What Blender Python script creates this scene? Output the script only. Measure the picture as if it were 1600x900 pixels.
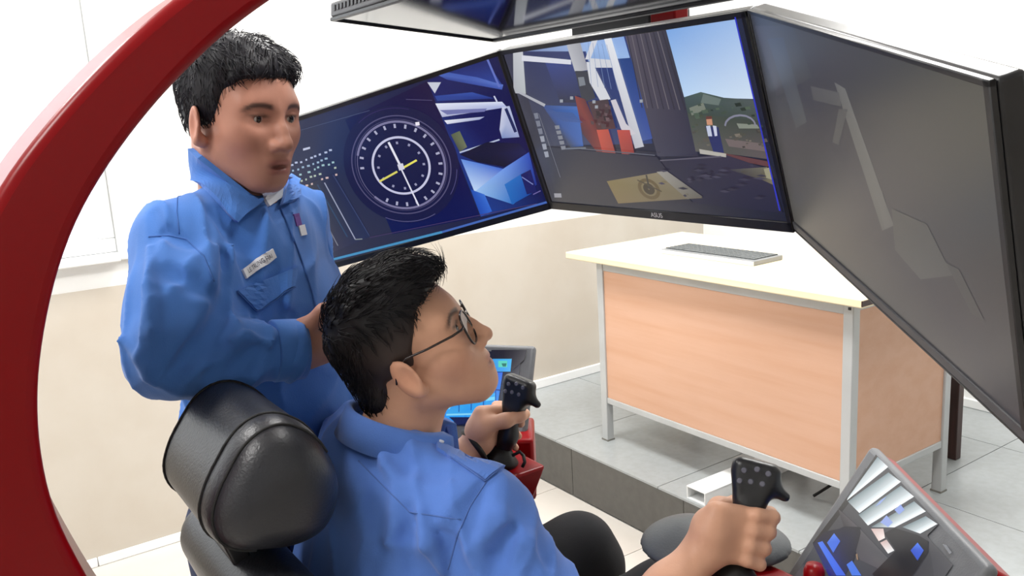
import bpy, bmesh, math, random
import numpy as np
from mathutils import Vector, Matrix
random.seed(7); RNG = np.random.default_rng(7)
for o in list(bpy.data.objects): bpy.data.objects.remove(o)
SC = bpy.context.scene; COL = SC.collection

# ------------------------------------------------------------------ camera
F = 1343.0; PP = (800.0, 450.0)
RW = np.array([[0.8203, -0.1595, 0.5493], [-0.5692, -0.1342, 0.8112], [-0.0557, -0.9781, -0.2009]])
u_, s_, v_ = np.linalg.svd(RW); RW = u_ @ v_
CAM = np.array([0.0, 0.0, 1.55])
cd = bpy.data.cameras.new('camera'); cam = bpy.data.objects.new('camera', cd); COL.objects.link(cam)
cd.sensor_width = 36; cd.lens = F / 1600 * 36; cd.clip_start = 0.02
cam.matrix_world = Matrix(((RW[0,0], -RW[0,1], -RW[0,2], CAM[0]), (RW[1,0], -RW[1,1], -RW[1,2], CAM[1]), (RW[2,0], -RW[2,1], -RW[2,2], CAM[2]), (0,0,0,1)))
SC.camera = cam
def ray(x, y):
    v = RW @ np.array([(x-PP[0])/F, (y-PP[1])/F, 1.0]); return v
def at(x, y, d): return CAM + ray(x, y)*d           # photograph point at a measured depth -> world point
def on_plane(x, y, p0, n):
    r = ray(x, y); return CAM + r*(np.dot(np.asarray(p0)-CAM, n)/np.dot(r, n))

# ------------------------------------------------------------------ world, lights, exposure
w = bpy.data.worlds.new('world'); SC.world = w; w.use_nodes = True
bg = w.node_tree.nodes['Background']; bg.inputs[0].default_value = (0.93, 0.97, 1.0, 1); bg.inputs[1].default_value = 3.0
SC.view_settings.view_transform = 'Standard'; SC.view_settings.look = 'None'
SC.view_settings.gamma = 1; SC.view_settings.use_curve_mapping = False
SC.view_settings.exposure = 0.0
LAMP_W = 40.0      # watts of each ceiling panel
LAMPS = [(-1.2, 0.9), (1.3, 0.9), (-0.6, 2.5), (1.3, 2.5), (2.7, 1.7)]

# ------------------------------------------------------------------ helpers
def lin(c):
    c = np.asarray(c, float)/255.0
    return np.where(c <= 0.04045, c/12.92, ((c+0.055)/1.055)**2.4)
MATS = {}
def mat(name, rgb, rough=0.5, metal=0.0, spec=0.5, var=0.06, vscale=6.0, bump=0.0, bscale=80.0, coat=0.0, rgb2=None, attr=None, emit=0.0, stretch=None, sheen=0.0):
    m = bpy.data.materials.new(name); m.use_nodes = True; nt = m.node_tree; N = nt.nodes; L = nt.links
    b = N['Principled BSDF']; b.inputs['Roughness'].default_value = rough; b.inputs['Metallic'].default_value = metal
    b.inputs['Specular IOR Level'].default_value = spec; b.inputs['Coat Weight'].default_value = coat; b.inputs['Coat Roughness'].default_value = 0.08
    b.inputs['Sheen Weight'].default_value = sheen
    c1 = lin(rgb); tc = N.new('ShaderNodeTexCoord'); src = tc.outputs['Object']
    if stretch:
        mp = N.new('ShaderNodeMapping'); mp.inputs['Scale'].default_value = stretch; L.new(src, mp.inputs[0]); src = mp.outputs[0]
    nz = N.new('ShaderNodeTexNoise'); nz.inputs['Scale'].default_value = vscale; nz.inputs['Detail'].default_value = 4; L.new(src, nz.inputs['Vector'])
    c2 = lin(rgb2) if rgb2 is not None else np.clip(c1*(1-var*2), 0, 1)
    c1b = c1 if rgb2 is not None else np.clip(c1*(1+var), 0, 1)
    mx = N.new('ShaderNodeMix'); mx.data_type = 'RGBA'
    rp = N.new('ShaderNodeMapRange'); rp.inputs[1].default_value = 0.35; rp.inputs[2].default_value = 0.68; L.new(nz.outputs[0], rp.inputs[0])
    L.new(rp.outputs[0], mx.inputs[0]); mx.inputs[6].default_value = (*c1b, 1); mx.inputs[7].default_value = (*c2, 1)
    out = mx.outputs[2]
    if attr:
        at_ = N.new('ShaderNodeAttribute'); at_.attribute_name = attr
        m2 = N.new('ShaderNodeMix'); m2.data_type = 'RGBA'; m2.blend_type = 'MULTIPLY'; m2.inputs[0].default_value = 1.0
        L.new(out, m2.inputs[6]); L.new(at_.outputs['Color'], m2.inputs[7]); out = m2.outputs[2]
    L.new(out, b.inputs['Base Color'])
    if emit > 0:
        L.new(out, b.inputs['Emission Color']); b.inputs['Emission Strength'].default_value = emit
    if bump > 0:
        n2 = N.new('ShaderNodeTexNoise'); n2.inputs['Scale'].default_value = bscale; n2.inputs['Detail'].default_value = 3; L.new(src, n2.inputs['Vector'])
        bp = N.new('ShaderNodeBump'); bp.inputs['Strength'].default_value = bump; bp.inputs['Distance'].default_value = 0.004
        L.new(n2.outputs[0], bp.inputs['Height']); L.new(bp.outputs[0], b.inputs['Normal'])
    MATS[name] = m; return m
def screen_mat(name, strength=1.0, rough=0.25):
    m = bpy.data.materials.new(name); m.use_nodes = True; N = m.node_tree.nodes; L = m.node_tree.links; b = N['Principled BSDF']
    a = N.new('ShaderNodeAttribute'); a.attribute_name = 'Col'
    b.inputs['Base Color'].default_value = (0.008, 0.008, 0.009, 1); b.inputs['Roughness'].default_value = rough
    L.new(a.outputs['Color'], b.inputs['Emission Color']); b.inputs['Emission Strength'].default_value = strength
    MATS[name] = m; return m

def tag(o, label=None, cat=None, group=None, kind=None):
    if label: o['label'] = label
    if cat: o['category'] = cat
    if group: o['group'] = group
    if kind: o['kind'] = kind
    return o
def thing(name, loc, label, cat, group=None):
    o = bpy.data.objects.new(name, None); COL.objects.link(o); o.location = tuple(loc); o.empty_display_size = 0.05
    return tag(o, label, cat, group)
def root_loc(p):
    v = Vector((0,0,0))
    while p is not None: v += p.location; p = p.parent
    return v
def link(name, me, m, parent=None, smooth=False):
    o = bpy.data.objects.new(name, me); COL.objects.link(o)
    if m is not None and not me.materials: me.materials.append(MATS[m] if isinstance(m, str) else m)
    if parent is not None:
        me.transform(Matrix.Translation(-root_loc(parent))); o.parent = parent
    if smooth: me.polygons.foreach_set('use_smooth', np.ones(len(me.polygons), bool))
    return o
class MB:
    def __init__(s): s.v = []; s.f = []
    def add(s, vs, fs):
        b = len(s.v); s.v += [tuple(map(float, v)) for v in vs]; s.f += [tuple(i+b for i in f) for f in fs]; return s
    def box(s, lo, hi):
        (a,b,c),(d,e,f) = lo, hi
        return s.add([(a,b,c),(d,b,c),(d,e,c),(a,e,c),(a,b,f),(d,b,f),(d,e,f),(a,e,f)], [(0,3,2,1),(4,5,6,7),(0,1,5,4),(1,2,6,5),(2,3,7,6),(3,0,4,7)])
    def obox(s, c, ax, h):
        c = np.asarray(c, float); ax = [np.asarray(a, float) for a in ax]
        if np.dot(np.cross(ax[0], ax[1]), ax[2]) < 0: ax[2] = -ax[2]
        vs = [c + ax[0]*h[0]*i + ax[1]*h[1]*j + ax[2]*h[2]*k for k in (-1,1) for j,i in ((-1,-1),(-1,1),(1,1),(1,-1))]
        return s.add(vs, [(0,3,2,1),(4,5,6,7),(0,1,5,4),(1,2,6,5),(2,3,7,6),(3,0,4,7)])
    def tube(s, pts, r, n=10, closed=False, flat=None):
        pts = [np.asarray(p, float) for p in pts]; m = len(pts); rs = r if hasattr(r, '__len__') else [r]*m
        rings = []; up = None
        for i in range(m):
            a = pts[(i-1) % m] if (closed or i > 0) else pts[i]; b = pts[(i+1) % m] if (closed or i < m-1) else pts[i]
            t = b-a; t = t/(np.linalg.norm(t)+1e-12)
            if up is None:
                up = np.array([0,0,1.0]) if abs(t[2]) < 0.9 else np.array([1.0,0,0])
            u = up - t*np.dot(up, t); u /= np.linalg.norm(u)+1e-12; up = u; v = np.cross(t, u)
            rings.append([pts[i] + (u*math.cos(2*math.pi*k/n) + v*math.sin(2*math.pi*k/n))*rs[i] for k in range(n)])
        vs = [p for rg in rings for p in rg]; fs = []
        for i in range(m if closed else m-1):
            a, b = i*n, ((i+1) % m)*n
            fs += [(a+k, a+(k+1) % n, b+(k+1) % n, b+k) for k in range(n)]
        if not closed: fs += [tuple(range(n-1, -1, -1)), tuple(range((m-1)*n, m*n))]
        return s.add(vs, fs)
    def prism(s, poly, d):
        poly = [np.asarray(p, float) for p in poly]; d = np.asarray(d, float); n = len(poly)
        nrm = sum((np.cross(poly[i]-poly[0], poly[(i+1) % n]-poly[0]) for i in range(n)), np.zeros(3))
        if np.dot(nrm, d) > 0: poly = poly[::-1]
        return s.add(poly + [p+d for p in poly], [tuple(range(n)), tuple(range(2*n-1, n-1, -1))] + [(i+n, (i+1) % n + n, (i+1) % n, i)[::-1][::-1] for i in range(n)])
    def mesh(s, name):
        me = bpy.data.meshes.new(name); me.from_pydata(s.v, [], s.f); me.update()
        bm = bmesh.new(); bm.from_mesh(me); bmesh.ops.recalc_face_normals(bm, faces=bm.faces); bm.to_mesh(me); bm.free(); return me
    def build(s, name, m, parent=None, bevel=0.0, seg=2, smooth=False, ang=30):
        o = link(name, s.mesh(name), m, parent, smooth or bevel > 0)
        if bevel > 0:
            md = o.modifiers.new('bevel', 'BEVEL'); md.width = bevel; md.segments = seg; md.limit_method = 'ANGLE'; md.angle_limit = math.radians(ang); md.harden_normals = False
            try: o.data.set_sharp_from_angle(angle=math.radians(50))
            except Exception: pass
        return o
def norm(v): v = np.asarray(v, float); return v/np.linalg.norm(v)
def struct(o): o['kind'] = 'structure'; return o

# materials ---------------------------------------------------------
mat('wall_white', (240,241,240), 0.7, var=0.01)
mat('wall_cream', (200,193,182), 0.55, var=0.02, vscale=3.5, rgb2=(193,184,171))
mat('ceiling_white', (238,238,236), 0.8, var=0.01)
mat('white_gloss', (238,240,240), 0.3, var=0.01)
mat('window_grey', (222,224,224), 0.4, var=0.01)
mat('floor_tile', (206,201,194), 0.22, var=0.02, vscale=3, rgb2=(199,192,184))
mat('platform_tile', (162,167,169), 0.3, var=0.03, vscale=40, rgb2=(155,159,160))
mat('riser_tile', (84,83,80), 0.4, var=0.06, vscale=30)
mat('grout', (196,196,192), 0.8)
mat('red_paint', (130,4,12), 0.3, var=0.03, vscale=3, coat=0.0, spec=0.22)
mat('black_plastic', (24,24,28), 0.35, var=0.1, vscale=50)
mat('bezel_grey', (74,74,78), 0.45, var=0.04, vscale=40)
mat('screen_dark', (38,37,36), 0.32, var=0.02, spec=0.6)
mat('screen_gloss', (20,22,34), 0.09, var=0.02, spec=0.7)
mat('panel_grey', (92,94,98), 0.45, var=0.05, vscale=40, bump=0.1, bscale=400)
mat('leather', (33,34,40), 0.38, var=0.12, vscale=10, bump=0.15, bscale=260, spec=0.5)
mat('leather_dark', (24,24,28), 0.45, var=0.1, vscale=10, bump=0.15, bscale=260)
mat('seam_thread', (12,12,14), 0.7)
mat('arm_grey', (84,88,92), 0.5, var=0.05, bump=0.1, bscale=300)
mat('desk_panel', (210,168,143), 0.5, var=0.03, vscale=3, rgb2=(204,159,131), stretch=(6,0.7,9))
mat('desk_top', (248,234,200), 0.35, var=0.02, vscale=3, rgb2=(244,224,184), stretch=(6,0.7,9))
mat('desk_metal', (186,189,190), 0.4, var=0.03, metal=0.1)
mat('desk_foot', (120,118,112), 0.5)
mat('wood_dark', (58,30,26), 0.4, var=0.2, vscale=4, stretch=(20,20,1.5))
mat('key_dark', (84,88,90), 0.5)
mat('key_base', (128,130,132), 0.4)
mat('silver_edge', (205,206,206), 0.3)
mat('black_rubber', (14,14,16), 0.6)
mat('button_grey', (96,96,108), 0.4)
mat('lamp_diffuser', (250,250,250), 0.5, emit=2.0)
mat('socket_white', (228,228,224), 0.4)
screen_mat('screen_image', 1.0); screen_mat('screen_painted_glare', 1.0, 0.3)
gm = bpy.data.materials.new('window_glass'); gm.use_nodes = True; gb = gm.node_tree.nodes['Principled BSDF']
gb.inputs['Transmission Weight'].default_value = 1; gb.inputs['Roughness'].default_value = 0.0; gb.inputs['IOR'].default_value = 1.02; MATS['window_glass'] = gm

# ------------------------------------------------------------------ the room
X0, X1, Y0, Y1, ZC = -2.6, 3.53, -3.0, 3.30, 3.0
XS, ZP, YP0 = 2.0, 0.21, -1.0          # platform edge, height, near end
DADO = 1.02
wx0, wx1, wz0, wz1 = -1.5, 0.55, 1.14, 2.45
def two_tone(name, boxes):
    o = MB()
    for b in boxes: o.box(*b)
    return struct(o.build(name, 'wall_white'))
wb = two_tone('wall_back', [((X0,Y1,0),(wx0,Y1+.12,ZC)), ((wx1,Y1,0),(X1+.1,Y1+.12,ZC)), ((wx0,Y1,0),(wx1,Y1+.12,wz0)), ((wx0,Y1,wz1),(wx1,Y1+.12,ZC))])
MB().box((X0,Y1-.004,0),(X1,Y1,DADO)).build('painted_dado', 'wall_cream', wb)
wr_ = two_tone('wall_right', [((X1,Y0,0),(X1+.12,Y1+.12,ZC))])
wf = two_tone('wall_front', [((X0,Y0-.12,0),(X1,Y0,ZC))])
MB().box((X0,Y0,0),(X1,Y0+.004,DADO)).build('painted_dado', 'wall_cream', wf)
wl = two_tone('wall_left', [((X0-.12,Y0-.12,0),(X0,Y1+.12,ZC))])
MB().box((X0,Y0+.01,0),(X0+.004,Y1-.01,DADO)).build('painted_dado', 'wall_cream', wl)
struct(MB().box((X0-.12,Y0-.12,ZC),(X1+.12,Y1+.12,ZC+.1)).build('ceiling', 'ceiling_white'))
def window(name, x0, x1, z0, z1, y, s, nm):
    wn = thing(name, (0,y,0), None, None); struct(wn)
    m = MB()
    for a, b in (((x0,z0),(x1,z0+.05)), ((x0,z1-.05),(x1,z1)), ((x0,z0+.05),(x0+.05,z1-.05)), ((x1-.05,z0+.05),(x1,z1-.05))):
        m.box((a[0], y+s*.02-.02, a[1]), (b[0], y+s*.06+.02, b[1]))
    m.build('window_frame', 'white_gloss', wn, .004)
    k = 3
    for i in range(1, k):
        xm = x0 + (x1-x0)*i/k
        MB().box((xm-.025, y+s*.02-.02, z0+.05), (xm+.025, y+s*.06+.02, z1-.05)).build('mullion', 'white_gloss', wn, .004)
    for i in range(k):
        a, b = x0+(x1-x0)*i/k, x0+(x1-x0)*(i+1)/k
        MB().box((a+.025, y+s*.045-.002, z0+.05), (b-.025, y+s*.045+.002, z1-.05)).build('pane', 'window_glass', wn)
    MB().box((x0-.06, min(y-s*.05, y+s*.1), z0-.03), (x1+.0, max(y-s*.05, y+s*.1), z0)).build('window_sill', 'white_gloss', wn, .005)
    return wn
window('window_1', wx0, wx1, wz0, wz1, Y1, 1, 1)
struct(MB().box((wx1,Y1-.022,wz0-.03),(wx1+.16,Y1,ZC)).build('trim_1', 'window_grey', None, .004))
struct(MB().box((1.525,Y1-.016,DADO),(1.555,Y1,ZC)).build('trim_2', 'white_gloss', None, .003))
# floor and platform: a grout bed with tiles laid on it, one object per tile
def tile_mesh(name, sx, sy, sz, b=.002):
    m = MB().box((0,0,0),(sx,sy,sz)); me = m.mesh(name)
    return me
fl = struct(MB().box((X0-.1,Y0-.1,-.1),(X1+.1,Y1+.1,-.004)).build('floor', 'grout'))
tm = tile_mesh('floor_tile', .597, .597, .004); tm.materials.append(MATS['floor_tile'])
tx = XS
ix = 0
for i in range(8):
    for j in range(11):
        x = XS - .6*(i+1); y = Y1 - .6*(j+1)
        if x < X0-.01 or y < Y0-.3: continue
        o = bpy.data.objects.new('tile', tm); COL.objects.link(o); o.location = (x, y, -.004); o.parent = fl
pf = struct(MB().box((XS+.012,YP0+.012,0),(X1,Y1,ZP-.008)).build('floor_platform', 'grout'))
tm2 = tile_mesh('platform_tile', .597, .597, .008); tm2.materials.append(MATS['platform_tile'])
for i in range(3):
    for j in range(8):
        x = XS + .6*i; y = Y1 - .72 - .62*(j-1) - .62
        y = Y1 - .6*(j+1)
        if y < YP0-.01: continue
        wx = min(.597, X1-x-.003)
        if wx > .59: me_ = tm2
        else: me_ = tile_mesh('platform_tile_cut', wx, .597, .008); me_.materials.append(MATS['platform_tile'])
        o = bpy.data.objects.new('tile', me_); COL.objects.link(o); o.location = (x, y, ZP-.008); o.parent = pf
tm3 = tile_mesh('riser_tile', .012, .617, ZP-.012); tm3.materials.append(MATS['riser_tile'])
y = 2.595
while y < Y1: y += .62
while y > YP0+.3:
    y -= .62
    me_ = tm3
    if y + .617 > Y1: me_ = tile_mesh('riser_tile_cut', .012, Y1-y-.003, ZP-.012); me_.materials.append(MATS['riser_tile'])
    o = bpy.data.objects.new('riser_tile', me_); COL.objects.link(o); o.location = (XS, y, .003); o.parent = pf
struct(MB().box((X0,Y1-.016,0),(.325,Y1-.004,.035)).build('baseboard_back', 'white_gloss', None, .004))
struct(MB().box((.327,Y1-.016,0),(XS,Y1-.004,.035)).build('baseboard_back_low', 'white_gloss', None, .004))
struct(MB().box((XS,Y1-.018,ZP),(X1,Y1-.004,ZP+.045)).build('baseboard_back_platform', 'white_gloss', None, .004))
struct(MB().box((X1-.014,YP0,ZP),(X1,Y1-.02,ZP+.04)).build('baseboard_right', 'white_gloss', None, .004))

# ceiling panel lamps
for i, (x, y) in enumerate(LAMPS):
    t = thing('ceiling_lamp', (x,y,ZC), ('square white ceiling panel lamp, %s' % ['above the open floor on the left','above the operator seat','nearest the back window','over the platform step','over the wooden desk'][i]), 'lamp', 'ceiling panel lamps')
    m = MB()
    for a, b in (((-.32,-.32),(.32,-.29)), ((-.32,.29),(.32,.32)), ((-.32,-.29),(-.29,.29)), ((.29,-.29),(.32,.29))):
        m.box((x+a[0],y+a[1],ZC-.03),(x+b[0],y+b[1],ZC-.0005))
    m.build('frame', 'white_gloss', t)
    MB().box((x-.29,y-.29,ZC-.018),(x+.29,y+.29,ZC-.012)).build('diffuser', 'lamp_diffuser', t)
    ld = bpy.data.lights.new('panel_light', 'AREA'); ld.shape = 'SQUARE'; ld.size = .56; ld.energy = LAMP_W; ld.color = (1.0, 0.985, 0.96)
    lo = bpy.data.objects.new('panel_light', ld); COL.objects.link(lo); lo.parent = t; lo.location = (0,0,-.032)

# ------------------------------------------------------------------ desk, keyboard, chair behind it, cable trunk
desk = thing('teacher_desk', (2.45,2.05,ZP), 'pale wooden desk with orange panels and grey metal frame on the platform', 'desk')
DX0, DX1, DY0, DY1 = 2.15, 2.70, 1.435, 2.575; DT = .985
MB().box((DX0-.05,DY0-.06,DT-.026),(DX1+.06,DY1+.13,DT)).build('desktop', 'desk_top', desk, .004)
lg = .034
for x in (DX0, DX1-lg):
    for y in (DY0, DY1-lg):
        MB().box((x,y,ZP),(x+lg,y+lg,DT-.026)).build('leg', 'desk_metal', desk, .003)
for x in (DX0+.004, DX1-lg+.004):
    MB().box((x,DY0+lg,DT-.066),(x+.026,DY1-lg,DT-.026)).build('rail', 'desk_metal', desk, .002)
    MB().box((x,DY0+lg,.372),(x+.026,DY1-lg,.396)).build('rail', 'desk_metal', desk, .002)
for y in (DY0+.004, DY1-lg+.004):
    MB().box((DX0+lg,y,DT-.056),(DX1-lg,y+.026,DT-.026)).build('rail', 'desk_metal', desk, .002)
    MB().box((DX0+lg,y,.372),(DX1-lg,y+.026,.396)).build('rail', 'desk_metal', desk, .002)
MB().box((DX0+.008,DY0+lg,.396),(DX0+.022,DY1-lg,DT-.066)).build('front_panel', 'desk_panel', desk, .001)
for y in (DY0+.008, DY1-.022):
    MB().box((DX0+lg,y,.396),(DX1-lg,y+.014,DT-.056)).build('side_panel', 'desk_panel', desk, .001)
for x in (DX0, DX1-lg):
    for y in (DY0, DY1-lg):
        MB().box((x-.002,y-.002,ZP),(x+lg+.002,y+lg+.002,ZP+.006)).build('foot_pad', 'desk_foot', desk)
MB().box((DX0-.052,DY0-.062,DT-.02),(DX0+.05,DY0-.058,DT-.004)).build('edge_strip', 'wood_dark', desk)
bl = MB()
for z in (DT-.045,):
    bl.obox((DX0-.001, DY0+.012, z), ((1,0,0),(0,1,0),(0,0,1)), (.002,.004,.004))
bl.build('bolt', 'black_plastic', desk)
# keyboard
kb = thing('computer_keyboard', (2.42,2.15,DT), 'thin grey computer keyboard lying on the wooden desk', 'keyboard')
ka = norm((0.012,-1,0)); kbv = np.array([-ka[1]*-1, 0, 0]); kx = norm((1,.012,0))
kc = np.array((2.385,2.15,DT))
MB().obox(kc+np.array((0,0,.009)), (ka, kx, (0,0,1)), (.222,.078,.009)).build('body', 'key_base', kb, .003)
MB().obox(kc+np.array((-.0795,0,.008)), (ka, kx, (0,0,1)), (.222,.002,.007)).build('front_edge', 'silver_edge', kb)
km = MB()
for r in range(6):
    n = 20
    for c in range(n):
        if r == 5 and 4 <= c <= 8: continue
        u = -.212 + (c+.5)*.424/n; v = .066 - (r+.5)*.130/6
        km.obox(kc + ka*u + kx*v + np.array((0,0,.020)), (ka, kx, (0,0,1)), (.0092,.0088,.0022))
km.obox(kc + ka*(-.212+.424*6.5/20) + kx*(.066-5.5*.130/6) + np.array((0,0,.020)), (ka,kx,(0,0,1)), (.05,.0088,.0022))
tag(km.build('keys', 'key_dark', kb), kind='stuff')
# wooden chair behind the desk, only one leg in view
ch = thing('wooden_chair', (2.78,1.75,ZP), 'dark brown wooden chair standing behind the desk', 'chair')
for y in (1.56, 1.93):
    MB().box((2.57,y-.018,ZP),(2.606,y+.018,.65)).build('front_leg', 'wood_dark', ch, .003)
    MB().box((2.957,y-.018,ZP),(2.993,y+.018,1.08)).build('back_post', 'wood_dark', ch, .003)
MB().box((2.56,1.53,.65),(2.955,1.96,.675)).build('seat', 'wood_dark', ch, .008)
for z in (.80,.92,1.04): MB().box((2.967,1.578,z-.03),(2.983,1.912,z+.03)).build('back_slat', 'wood_dark', ch, .003)
# white cable trunk on the platform
tk = thing('cable_trunk', (2.2,1.93,ZP), 'open white plastic cable duct lying across the platform edge', 'cable duct')
m = MB(); a0, a1, y0_, y1_, z0_ = 2.012, 2.52, 1.885, 1.968, ZP
m.box((a0,y0_,z0_),(a1,y1_,z0_+.003)).box((a0,y0_,z0_+.003),(a1,y0_+.003,z0_+.042)).box((a0,y1_-.003,z0_+.003),(a1,y1_,z0_+.042))
m.build('channel', 'white_gloss', tk)
MB().box((a0,y0_-.002,z0_+.042),(a1,y1_+.002,z0_+.046)).build('lid', 'white_gloss', tk, .001)
cb = MB().tube([(2.33,1.69,ZP+.006),(2.38,1.67,ZP+.03),(2.41,1.65,ZP+.055),(2.43,1.62,ZP+.03),(2.5,1.6,ZP+.006),(2.6,1.62,ZP+.006)], .005, 8).build('black_cable', 'black_rubber', None, smooth=True)
tag(cb, 'short looped dark cable lying on the platform under the desk', 'cable')
# ------------------------------------------------------------------ implicit surfaces -> one continuous mesh
def smin(a, b, k):
    h = np.maximum(k-np.abs(a-b), 0)/k; return np.minimum(a, b) - h*h*k*.25
def smax(a, b, k): return -smin(-a, -b, k)
def s_rc(P, a, b, ra, rb):
    a = np.asarray(a, np.float32); ba = np.asarray(b, np.float32)-a
    pa = P-a; h = np.clip(pa@ba/float(ba@ba+1e-12), 0, 1)
    return np.sqrt(((pa-h[:,None]*ba)**2).sum(1)) - (ra+(rb-ra)*h)
def s_ell(P, c, r, R=None):
    q = P-np.asarray(c, np.float32)
    if R is not None: q = q@np.asarray(R, np.float32)
    r = np.asarray(r, np.float32); k0 = np.sqrt(((q/r)**2).sum(1)); k1 = np.sqrt(((q/(r*r))**2).sum(1))
    return k0*(k0-1)/(k1+1e-9)
def s_chain(P, pts, rs, k=.01):
    d = None
    for i in range(len(pts)-1):
        e = s_rc(P, pts[i], pts[i+1], rs[i], rs[i+1]); d = e if d is None else smin(d, e, k)
    return d
def s_loft(P, st, wv, dv, k=.05):
    """stations (centre, half width along wv, half depth along dv): elliptical trunk"""
    d = None; wv = norm(wv).astype(np.float32); dv = norm(dv).astype(np.float32)
    for (a, wa, da), (b, wb, db) in zip(st[:-1], st[1:]):
        a = np.asarray(a, np.float32); b = np.asarray(b, np.float32); ba = b-a
        pa = P-a; h = np.clip(pa@ba/float(ba@ba), 0, 1); q = pa-h[:,None]*ba
        W = wa+(wb-wa)*h; D = da+(db-da)*h; x = q@wv; y = q@dv; z2 = np.maximum((q*q).sum(1)-x*x-y*y, 0)
        m = np.minimum(W, D); k0 = np.sqrt((x/W)**2+(y/D)**2+z2/(m*m)); k1 = np.sqrt((x/W**2)**2+(y/D**2)**2+z2/m**4)
        e = k0*(k0-1)/(k1+1e-9); d = e if d is None else smin(d, e, k)
    return d
def s_box(P, c, ax, h, r):
    q = (P-np.asarray(c, np.float32))@np.array([norm(a) for a in ax], np.float32).T
    q = np.abs(q)-(np.asarray(h, np.float32)-r)
    return np.sqrt((np.maximum(q, 0)**2).sum(1)) + np.minimum(q.max(1), 0) - r
def evalc(f, P, n=400000):
    P = P.astype(np.float32)
    if len(P) <= n: return f(P)
    return np.concatenate([f(P[i:i+n]) for i in range(0, len(P), n)])
def polygonise(f, lo, hi, h, fac=1.9):
    lo = np.asarray(lo, float); K = 4; nb = np.ceil((np.asarray(hi)-lo)/(h*K)).astype(int)+1
    g = [lo[i] + (np.arange(nb[i])+.5)*h*K for i in range(3)]
    Pc = np.stack(np.meshgrid(*g, indexing='ij'), -1).reshape(-1, 3)
    dc = evalc(f, Pc).reshape(nb); act = np.abs(dc) < h*K*fac
    n = nb*K; D = np.repeat(np.repeat(np.repeat(dc.astype(np.float32), K, 0), K, 1), K, 2)
    bi = np.argwhere(act); off = np.stack(np.meshgrid(*[np.arange(K)]*3, indexing='ij'), -1).reshape(-1, 3)
    idx = (bi[:,None,:]*K + off[None]).reshape(-1, 3)
    D[idx[:,0], idx[:,1], idx[:,2]] = evalc(f, lo + idx*h + 0*h)
    D[[0,-1]] = np.abs(D[[0,-1]])+1e-4; D[:,[0,-1]] = np.abs(D[:,[0,-1]])+1e-4; D[:,:,[0,-1]] = np.abs(D[:,:,[0,-1]])+1e-4
    S = D < 0; c = np.zeros(tuple(n-1), np.int8)
    for i in (0,1):
        for j in (0,1):
            for k in (0,1): c += S[i:n[0]-1+i, j:n[1]-1+j, k:n[2]-1+k]
    cells = np.argwhere((c > 0) & (c < 8)); cid = -np.ones(tuple(n-1), np.int32); cid[tuple(cells.T)] = np.arange(len(cells))
    co = np.array([(i,j,k) for i in (0,1) for j in (0,1) for k in (0,1)]); v = np.stack([D[tuple((cells+o).T)] for o in co], 1)
    acc = np.zeros((len(cells), 3)); cnt = np.zeros(len(cells))
    for a in range(8):
        for b in range(a+1, 8):
            if np.abs(co[a]-co[b]).sum() != 1: continue
            va, vb = v[:,a], v[:,b]; m = (va < 0) != (vb < 0); t = va/(va-vb+1e-20)
            p = co[a] + t[:,None]*(co[b]-co[a]); acc[m] += p[m]; cnt[m] += 1
    V = lo + (cells + acc/cnt[:,None])*h
    Q = []
    for ax in range(3):
        o1, o2 = [(1,2),(2,0),(0,1)][ax]
        s0 = [slice(1,-1)]*3; s1 = [slice(1,-1)]*3; s0[ax] = slice(0,-1); s1[ax] = slice(1,None)
        A, B = S[tuple(s0)], S[tuple(s1)]
        for inside, flip in ((A & ~B, False), (~A & B, True)):
            e = np.argwhere(inside)
            if not len(e): continue
            e = e+1; e[:,ax] -= 1
            def cc(d1, d2):
                q = e.copy(); q[:,o1] += d1; q[:,o2] += d2; return cid[tuple(q.T)]
            q = np.stack([cc(-1,-1), cc(0,-1), cc(0,0), cc(-1,0)], 1)
            Q.append(q[:,::-1] if flip else q)
    Q = np.concatenate(Q); Q = Q[(Q >= 0).all(1)]
    return V, Q
def relax(V, Q, it=1, lam=.5):
    for _ in range(it):
        acc = np.zeros_like(V); cnt = np.zeros(len(V))
        for i in range(4):
            for j in ((i+1) % 4, (i+3) % 4):
                np.add.at(acc, Q[:,i], V[Q[:,j]]); np.add.at(cnt, Q[:,i], 1)
        V = V*(1-lam) + lam*acc/np.maximum(cnt, 1)[:,None]
    return V
def np_mesh(name, V, Q, col=None, smooth=True):
    me = bpy.data.meshes.new(name); k = Q.shape[1]
    me.vertices.add(len(V)); me.vertices.foreach_set('co', V.astype(np.float32).ravel())
    me.loops.add(Q.size); me.loops.foreach_set('vertex_index', Q.astype(np.int32).ravel())
    me.polygons.add(len(Q)); me.polygons.foreach_set('loop_start', np.arange(0, Q.size, k, dtype=np.int32)); me.polygons.foreach_set('loop_total', np.full(len(Q), k, np.int32))
    me.update(calc_edges=True); me.validate()
    if smooth: me.polygons.foreach_set('use_smooth', np.ones(len(me.polygons), bool))
    if col is not None:
        a = me.color_attributes.new('Col', 'FLOAT_COLOR', 'POINT'); a.data.foreach_set('color', np.concatenate([col, np.ones((len(col),1))], 1).astype(np.float32).ravel())
    return me
def sdf_obj(name, f, lo, hi, h, m, parent, it=1, colf=None):
    V, Q = polygonise(f, lo, hi, h); V = relax(V, Q, it)
    return link(name, np_mesh(name, V, Q, colf(V) if colf else None), m, parent)
def grad(f, p, e=.002):
    P = np.array([p]*6, np.float32); 
    for i in range(3): P[2*i,i] += e; P[2*i+1,i] -= e
    d = f(P); return norm([d[0]-d[1], d[2]-d[3], d[4]-d[5]])
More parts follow.
